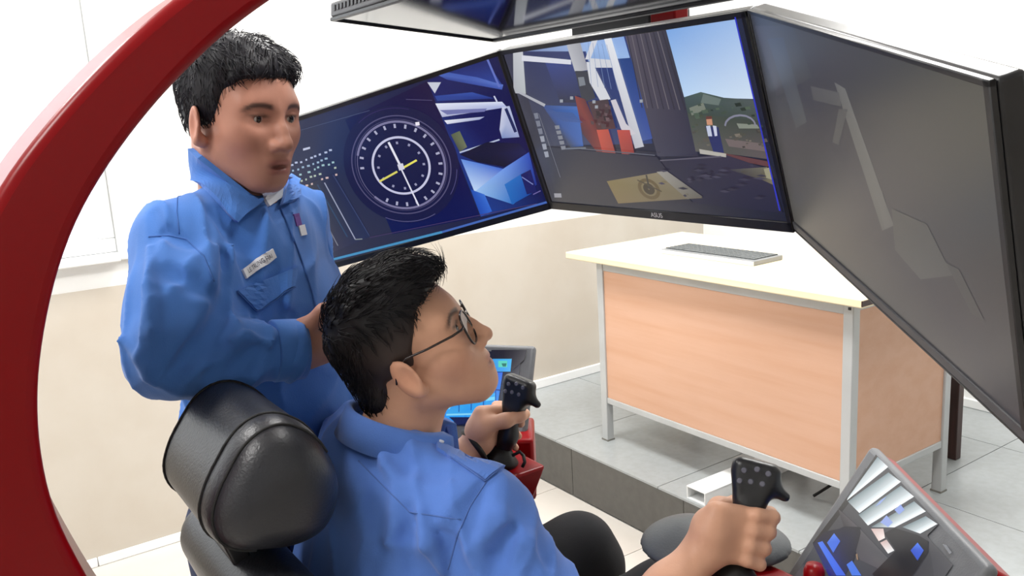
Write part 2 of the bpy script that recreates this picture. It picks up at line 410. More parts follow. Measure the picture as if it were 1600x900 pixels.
def grads(f, H, e=.004):
    H = np.asarray(H, np.float32); n = len(H); P = np.repeat(H[None], 6, 0)
    for i in range(3): P[2*i,:,i] += e; P[2*i+1,:,i] -= e
    d = f(P.reshape(-1,3)).reshape(6, n); g = np.stack([d[0]-d[1], d[2]-d[3], d[4]-d[5]], 1); return g/(np.linalg.norm(g, axis=1)[:,None]+1e-12)
def march(f, xs, ys, t0=.7, t1=2.2):
    """first hit of the camera rays through photograph points with an implicit surface"""
    R = np.array([ray(x, y) for x, y in zip(xs, ys)]); L = np.linalg.norm(R, axis=1); R = R/L[:,None]
    t = np.full(len(R), t0); bt = t.copy(); bd = np.full(len(R), 9.0)
    for _ in range(80):
        d = f((CAM+R*t[:,None]).astype(np.float32)); m_ = d < bd; bd = np.where(m_, d, bd); bt = np.where(m_, t, bt)
        t = np.where((np.abs(d) < 2e-4) | (t > t1), t, t+np.clip(d, -.06, .06)*.9)
    ok = np.abs(d) < 2e-3; t = np.where(ok, t, bt); H = CAM + R*t[:,None]
    for _ in range(3):                      # rays that just miss: nearest point of the surface instead
        d = f(H.astype(np.float32)); H = H - np.where(ok, 0, d)[:,None]*grads(f, H, .004)
    return H, ok
def wobble(P, s, seed):
    r = np.random.default_rng(seed); d = 0
    for i in range(5):
        k = r.normal(size=3)*s; d = d + np.sin(P@k.astype(np.float32) + r.uniform(0, 6.28))
    return d/5
def wrinkle(P, amp, seed, f=38.0, ax=(0,0,1), squash=.45):
    """sharp-crested cloth creases"""
    r = np.random.default_rng(seed); d = 0; ax = norm(ax)
    for i in range(4):
        k = r.normal(size=3); k = norm(k - ax*np.dot(k, ax)*squash)*f*r.uniform(.6,1.4); m_ = r.normal(size=3)*f*.22
        a = np.abs(np.sin(.5*(P@k.astype(np.float32)) + r.uniform(0,6.28) + 1.3*np.sin(P@m_.astype(np.float32)+r.uniform(0,6.28))))
        w_ = .5+.5*np.sin(P@(r.normal(size=3)*14).astype(np.float32)+r.uniform(0,6.28))
        d = d + (1-a)**2*w_
    return -amp*(d-.8)
def patch(name, f, quad, m, parent, nu=10, nv=6, off=.0015, th=.003, fit=True):
    """cloth piece laid on an implicit surface: quad of photograph points (bilinear grid)"""
    q = np.asarray(quad, float); U, Vv = np.meshgrid(np.linspace(0,1,nu+1), np.linspace(0,1,nv+1), indexing='ij')
    u, v = U.ravel()[:,None], Vv.ravel()[:,None]
    p = q[0]*(1-u)*(1-v)+q[1]*u*(1-v)+q[2]*u*v+q[3]*(1-u)*v
    H, ok = march(f, p[:,0], p[:,1]); N = grads(f, H, .006)
    top = H+N*(off+th); bot = H+N*(off-.004); n = len(H); mb = MB(); vs = list(top)+list(bot); fs = []
    g = lambda i, j: i*(nv+1)+j
    for i in range(nu):
        for j in range(nv):
            fs += [(g(i,j), g(i+1,j), g(i+1,j+1), g(i,j+1)), (n+g(i,j+1), n+g(i+1,j+1), n+g(i+1,j), n+g(i,j))]
    rim = [g(i,0) for i in range(nu)]+[g(nu,j) for j in range(nv)]+[g(i,nv) for i in range(nu,0,-1)]+[g(0,j) for j in range(nv,0,-1)]
    for a, b in zip(rim, rim[1:]+rim[:1]): fs.append((a, b, n+b, n+a))
    mb.add(vs, fs); return mb.build(name, m, parent, smooth=False), H, N
def seam(name, f, pts, m, parent, r=.0012, off=.0, n=8):
    P = []
    for (a, b), (c, d) in zip(pts[:-1], pts[1:]):
        for t in np.linspace(0, 1, n, endpoint=False): P.append((a+(c-a)*t, b+(d-b)*t))
    P.append(pts[-1]); P = np.array(P); H, ok = march(f, P[:,0], P[:,1]); N = grads(f, H)
    return MB().tube([h+n_*off for h, n_ in zip(H, N)], r, 6).build(name, m, parent, smooth=True)

# ------------------------------------------------------------------ simulator: red frame
YC = 1.095
fr = thing('simulator_frame', (.6,YC,0), 'glossy red curved steel frame arching over the simulator seat', 'frame')
inner = [(.60,.30),(.44,.42),(.33,.55),(.24,.70),(.165,.85),(.115,.97),(.084,1.076),(.066,1.148),(.063,1.222),(.069,1.281),(.08,1.332),(.102,1.40),(.132,1.463),(.172,1.519),(.219,1.572),(.264,1.614),(.312,1.654),(.366,1.69),(.45,1.738),(.55,1.775),(.66,1.795),(.76,1.795),(.84,1.785)]
wid = [.16,.16,.155,.15,.145,.14,.132,.124,.114,.104,.094,.084,.077,.070,.065,.062,.059,.056,.054,.053,.052,.052,.052]
def catmull(p, k=4):
    p = [np.asarray(q, float) for q in p]; o = []
    for i in range(len(p)-1):
        a = p[max(i-1,0)]; b = p[i]; c = p[i+1]; d = p[min(i+2,len(p)-1)]
        for t in np.linspace(0,1,k,endpoint=False):
            o.append(.5*((2*b)+(-a+c)*t+(2*a-5*b+4*c-d)*t*t+(-a+3*b-3*c+d)*t**3))
    o.append(p[-1]); return o
iw = catmull([(a,b,c) for (a,b),c in zip(inner, wid)], 4)
ip = np.array(iw)[:,:2]; ww = np.array(iw)[:,2]
for _ in range(6): ip[1:-1] = ip[1:-1]*.5 + .25*(ip[:-2]+ip[2:])
tg = np.gradient(ip, axis=0); tg /= np.linalg.norm(tg, axis=1)[:,None]; nn = np.stack([-tg[:,1], tg[:,0]], 1)
op = ip + nn*ww[:,None]
ya, yb = 1.0, 1.19
m = MB(); n = len(ip); vs = []; 
for i in range(n): vs += [(ip[i][0],ya,ip[i][1]),(op[i][0],ya,op[i][1]),(op[i][0],yb,op[i][1]),(ip[i][0],yb,ip[i][1])]
fs = []
for i in range(n-1):
    a, b = 4*i, 4*i+4
    fs += [(a+k, a+(k+1)%4, b+(k+1)%4, b+k) for k in range(4)]
fs += [(3,2,1,0),(4*n-4,4*n-3,4*n-2,4*n-1)]
m.add(vs, fs); m.build('arch', 'red_paint', fr, .012, 3, ang=50)
MB().box((.05,.72,0),(1.35,1.47,.07)).build('base', 'red_paint', fr, .015, 3)
MB().box((.42,ya,.07),(.66,yb,.44)).build('post', 'red_paint', fr, .012, 3)
MB().box((.985,.973,1.655),(1.015,1.027,1.70)).build('bracket', 'red_paint', fr, .003)
MB().box((.985,1.027,1.65),(1.02,1.225,1.70)).build('crossbar', 'black_plastic', fr, .004)
MB().box((1.03,1.02,1.50),(1.07,1.17,1.70)).build('bracket', 'black_plastic', fr, .006)
MB().box((.70,1.03,1.755),(.90,1.16,1.80)).build('bracket', 'black_plastic', fr, .004)
for s in (-1, 1):
    MB().box((.55, YC+s*.29-.04, .07),(.66, YC+s*.29+.04, .79)).build('console_post', 'red_paint', fr, .01)

# ------------------------------------------------------------------ monitors
class Screen:
    def __init__(s, tl, ex, ey):
        s.o = np.asarray(tl, float); s.ex = norm(ex); s.ey = norm(np.asarray(ey)-s.ex*np.dot(ey, s.ex)); s.n = -np.cross(s.ex, s.ey)
        s.V = []; s.Q = []; s.C = []; s.k = 0
    def px(s, p): return on_plane(p[0], p[1], s.o, s.n)
    def uv(s, p): return s.o + s.ex*p[0] + s.ey*p[1]
    def _add(s, pts, cols):
        s.k += 1; b = len(s.V); off = s.n*(.0008+.00004*s.k); s.V += [p+off for p in pts]; s.C += cols
        n = len(pts)
        if n > 4:
            s.V.append(sum(pts)/n + off); s.C.append(np.mean(cols, 0)); s.Q += [(b+i, b+(i+1) % n, b+n) for i in range(n)]
        else: s.Q.append(tuple(range(b, b+n)))
    def poly(s, pts, col, space='px'):
        P = [s.px(p) if space == 'px' else s.uv(p) for p in pts]
        c = [lin(col)]*len(P) if not hasattr(col[0], '__len__') else [lin(q) for q in col]
        s._add(P, c)
    def line(s, a, b, w, col, space='px'):
        A, B = (s.px(a), s.px(b)) if space == 'px' else (s.uv(a), s.uv(b)); t = norm(B-A); q = np.cross(s.n, t)*w*.5
        s._add([A-q, B-q, B+q, A+q], [lin(col)]*4)
    def ring(s, c, r, w, col, a0=0, a1=360, n=64, rx=1.0):
        for i in range(n):
            t0, t1 = math.radians(a0+(a1-a0)*i/n), math.radians(a0+(a1-a0)*(i+1)/n); s.k -= 1
            P = [c + (s.ex*math.cos(t)*rx+s.ey*math.sin(t))*q for t, q in ((t0,r-w/2),(t1,r-w/2),(t1,r+w/2),(t0,r+w/2))]
            s._add(P, [lin(col)]*4)
        s.k += 1
    def build(s, name, parent, m='screen_image'):
        me = bpy.data.meshes.new(name); me.from_pydata([tuple(v) for v in s.V], [], s.Q); me.update()
        a = me.color_attributes.new('Col', 'FLOAT_COLOR', 'POINT'); a.data.foreach_set('color', np.concatenate([np.array(s.C), np.ones((len(s.C),1))], 1).astype(np.float32).ravel())
        bm = bmesh.new(); bm.from_mesh(me)
        for f in bm.faces:
            f.normal_update()
            if f.normal.dot(Vector(s.n)) < 0: f.normal_flip()
        bm.to_mesh(me); bm.free()
        return link(name, me, m, parent)
MW, MH = .588, .3284
def monitor(name, tl, ex, ey, label, scr='screen_dark', MW=.588, bez=(.009,.009,.009,.017), body='black_plastic', bezm='black_plastic', side=.024):
    S = Screen(tl, ex, ey); ex, ey, nr = S.ex, S.ey, S.n
    c = S.o + ex*MW/2 + ey*MH/2
    t = thing(name, c - nr*.03, label, 'monitor')
    MB().obox(c - nr*(side/2+.003), (ex, ey, nr), (MW/2, MH/2, side/2)).build('back_cover', body, t, .004, 2)
    MB().obox(c - nr*(side+.018) + ey*.01, (ex, ey, nr), (MW*.32, MH*.34, .018)).build('rear_housing', body, t, .012, 3)
    l, r, tp, b = bez; m = MB(); hz = .003
    m.obox(c - ex*(MW/2-l/2), (ex, ey, nr), (l/2, MH/2, hz)); m.obox(c + ex*(MW/2-r/2), (ex, ey, nr), (r/2, MH/2, hz))
    m.obox(c - ey*(MH/2-tp/2), (ex, ey, nr), (MW/2, tp/2, hz)); m.obox(c + ey*(MH/2-b/2), (ex, ey, nr), (MW/2, b/2, hz))
    m.build('bezel', bezm, t, .001, 1)
    MB().obox(c - nr*.002, (ex, ey, nr), (MW/2-.004, MH/2-.004, .002)).build('screen', scr, t)
    S.c = c; S.w0 = (l, tp); S.w1 = (MW-r, MH-b)
    return t, S
CT = np.array((.942,1.387,1.664)); CEX = np.array((0,-1,0.)); CEY = norm((.3228,0,-.9465))
mc, S = monitor('computer_monitor', CT, CEX, CEY, 'black monitor in the middle showing a drilling rig floor and blue sky')
# picture on the centre screen (coordinates: photograph points mapped on to the screen plane)
q4 = lambda x, y: (780+x*.4, y*.4)
P4 = lambda *a: [q4(*p) for p in a]
(u0, v0), (u1, v1) = S.w0, S.w1
S.poly([(u0,v0),(u1,v0),(u1,v1),(u0,v1)], [(52,52,68),(36,40,60),(28,28,42),(64,64,70)], 'uv')
S.poly(P4((60,200),(510,130),(600,560),(170,570)), [(44,50,86),(40,56,120),(44,60,110),(70,72,84)])
S.poly(P4((100,190),(330,150),(345,200),(110,200)), [(112,128,170),(150,176,220),(150,176,220),(112,128,170)])
S.poly(P4((330,158),(485,130),(512,225),(350,240)), [(150,180,225),(130,160,215),(150,180,225),(130,160,205)])
S.poly(P4((180,240),(300,245),(320,400),(240,400)), [(52,66,130),(48,62,120),(44,48,70),(48,50,66)])
S.poly(P4((170,410),(310,415),(330,570),(280,575)), [(56,76,130),(64,104,176),(66,100,170),(70,76,90)])
S.poly(P4((440,230),(520,225),(600,540),(560,550)), [(44,72,130),(36,60,120),(60,80,150),(70,90,150)])
S.poly(P4((490,125),(655,98),(780,610),(620,610)), [(84,76,84),(58,56,64),(52,50,66),(66,64,78)])
for i in range(9):
    a = i/9
    S.line(q4(500+150*a,124-24*a), q4(560+190*a,420+10*a), .0022, (104,98,104) if i % 2 else (54,50,58))
S.poly(P4((650,100),(920,55),(995,385),(725,378)), [(118,162,222),(150,182,228),(206,222,240),(186,212,240)])
S.poly(P4((725,378),(790,358),(880,380),(995,388),(1020,480),(740,450)), [(70,84,84),(76,92,84),(72,84,80),(80,88,88),(66,74,66),(60,70,64)])
S.poly(P4((738,440),(1020,470),(1055,620),(900,600),(770,590)), [(70,78,66),(62,68,60),(94,84,84),(84,84,78),(92,90,84)])
S.poly(P4((745,420),(800,400),(810,425),(755,450)), (118,124,112)); S.poly(P4((800,365),(870,385),(860,410),(790,400)), (104,116,110))
S.poly(P4((930,480),(1010,485),(1020,500),(940,500)), (130,136,124)); S.poly(P4((885,540),(1040,560),(1045,590),(900,570)), (112,100,98))
S.poly(P4((860,592),(1050,628),(1058,650),(870,612)), (96,60,60))
for i in range(8):
    t0, t1 = math.pi*(1-i/8), math.pi*(1-(i+1)/8)
    S.line(q4(945+60*math.cos(t0), 490-42*math.sin(t0)), q4(945+60*math.cos(t1), 490-42*math.sin(t1)), .003, (128,128,146))
S.poly(P4((880,600),(1060,660),(1110,830),(760,790),(620,625)), [(56,50,66),(52,46,62),(34,32,52),(38,36,52),(46,44,58)])
S.poly(P4((900,660),(1050,650),(1075,720),(1030,700)), [(62,58,64),(110,106,90),(120,112,86),(84,78,66)])
S.poly(P4((785,580),(890,598),(890,612),(788,598)), (176,172,164))
S.poly(P4((808,490),(860,495),(882,595),(840,590)), (46,50,96)); S.poly(P4((812,490),(828,488),(836,530),(820,530)), (190,196,216)); S.poly(P4((838,488),(852,490),(856,528),(846,530)), (200,204,224))
S.poly(P4((812,458),(834,458),(838,486),(816,486)), (196,142,112)); S.poly(P4((812,452),(834,452),(836,462),(812,464)), (100,60,52))
S.poly(P4((58,200),(96,196),(108,365),(60,362)), [(190,192,196),(196,198,204),(176,182,184),(168,170,176)])
S.poly(P4((92,214),(285,232),(285,250),(92,236)), (212,214,224)); S.poly(P4((75,360),(90,358),(185,405),(180,415)), (170,172,180))
S.poly(P4((265,165),(318,155),(352,272),(300,278)), [(176,178,186),(150,152,160),(160,160,168),(186,188,192)])
S.poly(P4((300,275),(350,275),(380,380),(330,400)), (56,58,66)); S.poly(P4((312,300),(335,298),(342,330),(318,335)), (120,126,134))
S.poly(P4((340,230),(368,150),(392,146),(360,230)), (206,208,216)); S.poly(P4((355,225),(450,232),(450,262),(360,262)), (206,208,214))
S.poly(P4((412,140),(440,136),(570,570),(535,578)), [(222,224,230),(226,228,232),(190,192,200),(180,180,190)])
S.poly(P4((345,240),(368,240),(440,385),(400,392),(358,320)), (208,210,216)); S.poly(P4((440,390),(460,385),(500,480),(540,520),(500,530),(480,500)), (200,196,204))
S.poly(P4((300,372),(340,385),(390,500),(450,610),(410,622),(330,520)), [(132,62,56),(96,50,54),(96,46,48),(146,62,54),(126,58,54),(78,50,60)])
S.poly(P4((385,505),(430,500),(460,600),(415,620)), [(196,84,68),(176,78,66),(150,72,64),(170,76,66)]); S.poly(P4((465,505),(515,505),(532,595),(485,605)), [(186,78,66),(176,72,66),(140,60,56),(150,66,60)])
S.poly(P4((350,395),(430,385),(460,500),(390,505)), [(70,56,62),(66,54,60),(78,50,54),(84,52,52)])
for p in ((375,395),(385,415),(248,392),(560,392),(288,380)): S.poly(P4((p[0]-6,p[1]-6),(p[0]+6,p[1]-6),(p[0]+6,p[1]+6),(p[0]-6,p[1]+6)), (150,156,166))
S.poly(P4((232,770),(170,570),(620,610),(760,790)), [(64,64,70),(58,60,70),(48,46,60),(44,42,50)])
S.poly(P4((425,705),(640,668),(800,770),(470,792)), [(126,112,76),(132,122,100),(110,102,84),(124,108,78)])
S.poly(P4((620,668),(660,665),(800,765),(740,775)), [(150,146,138),(140,136,130),(96,92,84),(110,104,92)])
cc = S.px(q4(590,735))
S.ring(cc, .0165, .006, (98,84,58), rx=1.35, n=40); S.ring(cc, .006, .009, (66,58,46), rx=1.3, n=24)
S.line(q4(580,680), q4(592,735), .004, (64,60,54)); S.line(q4(545,700), q4(640,745), .0025, (78,70,56))
for i in range(6): S.poly(P4((140+i*8,440+i*30),(156+i*8,438+i*30),(160+i*8,460+i*30),(146+i*8,462+i*30)), (118,122,136) if i < 3 else (150,154,166))
for i in range(5): S.poly(P4((222+i*6,488+i*20),(240+i*6,486+i*20),(243+i*6,500+i*20),(226+i*6,502+i*20)), (128,132,142))
S.line(q4(160,440), q4(245,690), .0014, (120,122,132)); S.poly(P4((220,752),(248,752),(250,768),(222,768)), (150,150,158))
S.poly(P4((1040,655),(1062,650),(1078,700),(1050,690)), (150,146,120))
r = random.Random(5)
for i in range(46):       # foliage and rubble specks beyond the rig floor
    x = r.uniform(748,1020); y = 395+r.uniform(0,1)*175; k = r.uniform(5,15); g = r.uniform(.6,1.25)
    if 800 < x < 890 and y > 440: continue
    x += (y-395)*.16; S.poly(P4((x-k,y-k*.4),(x+k*.6,y-k*.6),(x+k,y+k*.3),(x-k*.5,y+k*.5)), (66*g,78*g,64*g) if y < 500 else (98*g,92*g,82*g))
for i in range(26):
    x = r.uniform(640,1040); y = 640+r.uniform(0,130); k = r.uniform(8,30); g = r.uniform(.75,1.2); S.poly(P4((x-k,y),(x,y-4),(x+k,y+3),(x,y+6)), (60*g,56*g,70*g))
for i in range(14):
    x = 355+r.uniform(0,90); y = 400+r.uniform(0,95); k = r.uniform(4,12); g = r.uniform(.5,1.5); x += (y-400)*.25; S.poly(P4((x-k,y-k),(x+k,y-k*.7),(x+k*.8,y+k),(x-k*.6,y+k*.8)), (74*g,58*g,62*g))
for i in range(10): S.line(q4(195+i*7,430+i*4), q4(300+i*4,436+i*4), .0012, (60,84,140)); S.k -= 1
for i in range(5): S.line(q4(360+i*18,160+i*2), q4(372+i*26,330+i*4), .001, (120,140,180))
S.line(q4(330,575), q4(620,600), .002, (90,92,104)); S.line(q4(270,575), q4(350,572), .003, (104,112,126)); S.line(q4(640,620), q4(880,604), .0022, (92,88,100))
S.line(q4(935,60), q4(1108,815), .0026, (46,52,190)); S.build('screen_layer', mc)
# maker lettering on the lower bezel
def text(name, body, size, c, ex, ey, nr, m, parent, ext=.0002):
    cu = bpy.data.curves.new(name, 'FONT'); cu.body = body; cu.size = size; cu.align_x = 'CENTER'; cu.align_y = 'CENTER'; cu.extrude = ext
    ob = bpy.data.objects.new('tmp', cu); COL.objects.link(ob); dg = bpy.context.evaluated_depsgraph_get(); dg.update()
    me = bpy.data.meshes.new_from_object(ob.evaluated_get(dg)); bpy.data.objects.remove(ob)
    ex, up, nr = norm(ex), -norm(ey), norm(nr)
    M = Matrix(((ex[0],up[0],nr[0],c[0]),(ex[1],up[1],nr[1],c[1]),(ex[2],up[2],nr[2],c[2]),(0,0,0,1)))
    me.transform(M); me.name = name; return link(name, me, m, parent)
mat('print_white', (226,226,230), 0.5); mat('print_dark', (70,72,92), 0.6); mat('print_red', (112,72,150), 0.6)
text('logo', 'ASUS', .0125, S.uv((.306, MH-.0085)) + S.n*.0032, S.ex, S.ey, S.n, 'print_white', mc)

LD = norm((-.67,.705,-.23))
ml, S = monitor('computer_monitor', CT + LD*MW, -LD, CEY, 'black monitor at the left showing a round white gauge on dark blue', bez=(.008,.007,.009,.013))
(u0, v0), (u1, v1) = S.w0, S.w1
q3 = lambda x, y: (450+x*.389, 70+y*.389); P3 = lambda *a: [q3(*p) for p in a]
S.poly([(u0,v0),(u1,v0),(u1,v1),(u0,v1)], [(40,50,80),(16,14,60),(10,12,60),(56,56,70)], 'uv')
S.poly(P3((230,300),(560,145),(770,690),(420,760)), [(12,18,66),(24,10,56),(10,14,74),(12,18,74)])
S.poly(P3((560,145),(835,35),(1040,625),(775,690)), [(18,24,92),(12,14,72),(10,14,70),(30,60,140)])
S.poly(P3((600,120),(700,100),(865,160),(860,180),(640,140)), [(70,96,176),(52,80,170),(90,116,196),(60,84,170),(40,60,140)])
S.poly(P3((640,110),(790,52),(860,160),(760,130)), [(20,36,110),(14,22,90),(40,66,150),(30,50,130)])
S.line(q3(800,55), q3(850,170), .004, (96,112,190))
S.poly(P3((560,150),(615,150),(590,195)), (196,200,214)); S.poly(P3((590,205),(740,190),(830,215),(600,225)), [(40,66,150),(50,80,166),(30,50,130),(40,66,140)])
S.poly(P3((592,235),(860,228),(880,250),(620,290)), [(226,230,244),(214,220,240),(160,170,214),(176,180,210)]); S.poly(P3((610,262),(800,255),(790,268),(640,280)), (112,116,170))
S.poly(P3((628,303),(790,288),(770,300),(640,318)), [(236,238,246),(176,184,214),(150,160,200),(206,210,230)])
S.poly(P3((860,250),(890,245),(930,370),(860,375),(850,340)), [(200,204,226),(176,184,216),(150,160,200),(120,140,190),(190,196,220)]); S.line(q3(875,255), q3(915,350), .006, (30,40,90)); S.line(q3(828,205),q3(840,228), .003, (200,204,226))
S.poly(P3((655,360),(690,345),(720,410),(690,430)), [(84,92,70),(100,110,80),(110,116,90),(70,76,66)]); S.line(q3(690,432), q3(850,380), .003, (180,190,214))
S.poly(P3((690,440),(800,390),(930,395),(960,430),(870,490),(760,470)), [(14,18,50),(16,18,46),(20,24,60),(24,30,80),(12,14,36),(10,14,40)])
S.poly(P3((695,458),(865,497),(750,590)), [(96,140,220),(60,100,200),(190,214,244)]); S.poly(P3((865,497),(968,430),(1000,560),(905,640),(750,590)), [(110,150,226),(40,76,180),(20,40,130),(40,110,190),(150,190,236)])
S.poly(P3((735,580),(790,600),(820,668),(775,688)), [(36,80,176),(60,110,206),(50,100,200),(30,70,170)]); S.poly(P3((870,560),(950,510),(990,590),(900,640)), [(40,110,190),(30,96,180),(20,60,150),(30,96,176)])
S.poly(P3((935,520),(975,500),(1000,590),(960,600)), (20,24,90)); S.line(q3(940,530), q3(985,560), .002, (120,130,190)); S.line(q3(985,600), q3(1015,585), .002, (110,100,160))
# gauge
gc = S.px(q3(455,485)); rr = np.linalg.norm(S.px(q3(655,500))-gc)
S.ring(gc, rr*.60, rr*1.2, (22,22,62), n=60, rx=.97)
S.ring(gc, rr*1.0, rr*.022, (84,80,116), n=72); S.ring(gc, rr*.93, rr*.014, (70,66,100), n=72); S.ring(gc, rr*.885, rr*.04, (132,128,164), a0=-150, a1=150, n=60); S.ring(gc, rr*.885, rr*.012, (110,106,140), n=60)
for i in range(24):
    if i in (11,12,10): continue
    t = math.radians(i*15-2); d = S.ex*math.cos(t)+S.ey*math.sin(t); nrm_ = np.cross(S.n, d)
    S.k -= 1; a, b = gc+d*rr*.76, gc+d*rr*.84; q = nrm_*rr*.022; S._add([a-q,b-q,b+q,a+q], [lin((170,170,196))]*4)
S.k += 1
S.ring(gc, rr*.575, rr*.045, (196,196,222), n=64)
for i in range(12):
    t = math.radians(i*30+12); d = S.ex*math.cos(t)+S.ey*math.sin(t); nrm_ = np.cross(S.n, d)
    S.k -= 1; a, b = gc+d*rr*.44, gc+d*rr*.49; q = nrm_*rr*.022; S._add([a-q,b-q,b+q,a+q], [lin((150,150,180))]*4)
S.k += 1
S.line(q3(368,548), q3(440,508), .0042, (214,206,96)); S.line(q3(465,492), q3(518,462), .0042, (228,220,96))
S.line(q3(405,390), q3(455,490), .0048, (226,226,238)); S.line(q3(450,485), q3(526,645), .0032, (220,220,236)); S.poly(P3((440,480),(462,474),(470,498),(448,504)), (210,210,224))
S.poly(P3((512,310),(528,308),(530,322),(514,324)), (236,230,240))
S.ring(gc, rr*1.17, rr*.012, (96,94,140), a0=75, a1=128, n=16); S.ring(gc, rr*1.12, rr*.012, (84,80,130), a0=20, a1=48, n=10); S.ring(gc, rr*1.15, rr*.012, (52,40,92), a0=-115, a1=-60, n=14)
S.line(q3(475,218), q3(580,222), .0012, (84,78,116))
# side column
S.poly(P3((55,570),(185,515),(332,768),(140,850)), [(52,56,64),(32,38,74),(36,44,78),(62,58,70)])
S.line(q3(75,565), q3(202,805), .0022, (122,124,136)); S.line(q3(148,552), q3(272,780), .0026, (150,156,180)); S.line(q3(272,780), q3(300,778), .002, (140,150,150)); S.line(q3(120,560), q3(240,770), .003, (48,70,100)); S.line(q3(182,520), q3(328,765), .0016, (60,72,110))
r = random.Random(3)
for i in range(5):
    for j in range(9):
        if r.random() < .22: continue
        x = 18+j*19+i*6+r.uniform(-3,3); y = 482+i*24-j*7.5+r.uniform(-3,3)
        c = [(176,186,214),(150,176,200),(156,190,196),(176,190,176),(206,180,176)][i]
        k = r.uniform(3,6); S.poly(P3((x-k,y-3),(x+k,y-4.5),(x+k+1,y+3),(x-k+1,y+4.5)), c); S.k -= 1
S.k += 1
S.poly(P3((62,415),(90,408),(91,416),(63,424)), (190,196,220))
for i in range(6): S.poly(P3((36+i*7,588+i*16),(52+i*7,584+i*16),(54+i*7,592+i*16),(38+i*7,596+i*16)), (150,156,160))
S.line(q3(330,772), q3(1000,636), .0015, (70,56,96)); S.line(q3(150,868), q3(620,750), .0052, (70,140,186)); S.line(q3(620,750), q3(1040,630), .0046, (66,100,176))
S.line(q3(40,345), q3(330,262), .0012, (70,80,110))
S.build('screen_layer', ml)

RD = norm((-.527,-.828,-.197))
mr, S = monitor('computer_monitor', CT - np.array((0,MW+.003,0)) + np.array((0,0,.002)), RD, CEY, 'grey washed-out monitor at the right, angled toward the seat, nearest the camera', bez=(.006,.009,.006,.004), side=.022, MW=.574)
MB().obox(S.o + S.ex*.287 + S.ey*(MH-.0105) + S.n*.0005, (S.ex, S.ey, S.n), (.2865,.0062,.0026)).build('lower_strip', 'bezel_grey', mr, .001, 1)
S.w1 = (.574-.009, MH-.017)
(u0, v0), (u1, v1) = S.w0, S.w1
S.poly([(u0,v0),(u1,v0),(u1,v1),(u0,v1)], [(44,46,56),(64,64,58),(60,58,62),(76,74,70)], 'uv')  # grey haze of the reflected room, painted as emission on the switched-off screen
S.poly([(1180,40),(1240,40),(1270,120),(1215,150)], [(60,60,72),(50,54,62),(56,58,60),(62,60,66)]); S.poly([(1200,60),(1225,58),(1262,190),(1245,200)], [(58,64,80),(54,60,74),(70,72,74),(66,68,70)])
S.poly([(1305,128),(1322,138),(1398,352),(1380,360)], [(92,92,90),(100,100,98),(88,88,86),(82,82,80)]); S.poly([(1268,134),(1312,144),(1316,166),(1272,156)], [(72,72,74),(80,80,80),(76,76,76),(68,68,70)])  # pale reflection streaks, painted in faint emission
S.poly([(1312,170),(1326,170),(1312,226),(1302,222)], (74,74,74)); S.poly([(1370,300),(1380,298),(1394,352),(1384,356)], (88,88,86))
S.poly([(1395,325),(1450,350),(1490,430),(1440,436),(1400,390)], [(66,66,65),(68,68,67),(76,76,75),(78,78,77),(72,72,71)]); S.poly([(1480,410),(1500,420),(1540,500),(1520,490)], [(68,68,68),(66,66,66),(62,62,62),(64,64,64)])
S.build('screen_layer', mr, 'screen_painted_glare')
TEY = norm((.328,0,-.035))
mt, S = monitor('computer_monitor', (.606,1.387,1.716), CEX, TEY, 'dark switched-off monitor hanging face down above the middle monitor', 'screen_gloss', bez=(.006,.006,.008,.010), body='bezel_grey')
vm = MB()
for i in range(40):
    p = S.uv((.02+i*.0139, 0)) - S.n*.016 - S.ey*.0005
    vm.obox(p, (S.ex, S.ey, S.n), (.0035,.0012,.0045))
tag(vm.build('vent_slots', 'black_plastic', mt), kind='stuff')
# ------------------------------------------------------------------ operator seat
seat = thing('operator_seat', (.5,YC,.07), 'black leather operator seat with a thick padded headrest', 'seat')
HP = [(.215,1.055),(.345,1.02),(.392,1.065),(.385,1.15),(.335,1.205),(.285,1.21),(.205,1.10)]
def s_headrest(P):
    x, y, z = P[:,0], P[:,1], P[:,2]; d = None
    for (a, b), (c, e) in zip(HP, HP[1:]+HP[:1]):
        t = norm((c-a, e-b)); q = (x-a)*t[1] - (z-b)*t[0]
        d = q if d is None else smax(d, q, .045)
    d = smax(d, (y-1.228)*.97, .03); d = smax(d, (.945-y), .07)
    return d
sdf_obj('headrest', s_headrest, (.16,.90,.97), (.44,1.27,1.26), .005, 'leather', seat, 2)
hr = seat.children[0]
def prof(y, a0, a1, n=40):
    P = []
    for a in np.linspace(math.radians(a0), math.radians(a1), n):
        t = np.linspace(0, .2, 400); q = np.stack([.295+np.cos(a)*t, np.full(400, y), 1.115+np.sin(a)*t], 1)
        d = s_headrest(q.astype(np.float32)); i = np.argmax(d > 0); P.append(q[i])
    return P
for y in (.985, 1.022, 1.20):
    MB().tube(prof(y, 20, 250), .0022, 6).build('stitched_seam', 'seam_thread', hr, smooth=True)
su = norm((-.32,0,.947)); sn = norm((.947,0,.32)); sc = np.array((.345,YC,.79))
def s_back(P):
    d = s_box(P, sc, (su,(0,1,0),sn), (.23,.195,.055), .05)
    for s in (-1,1): d = smin(d, s_box(P, sc+np.array((.03,s*.175,-.03)), (su,(0,1,0),sn), (.17,.04,.06), .04), .03)
    return d
sdf_obj('backrest', s_back, (.15,.78,.5), (.62,1.42,1.08), .007, 'leather', seat, 2)
def s_cush(P):
    d = s_box(P, (.67,YC,.565), ((1,0,0),(0,1,0),(0,0,1)), (.25,.235,.055), .045)
    for s in (-1,1): d = smin(d, s_box(P, (.66,YC+s*.2,.585), ((1,0,0),(0,1,0),(0,0,1)), (.22,.045,.05), .04), .03)
    return d
sdf_obj('cushion', s_cush, (.38,.82,.48), (.96,1.38,.66), .007, 'leather', seat, 2)
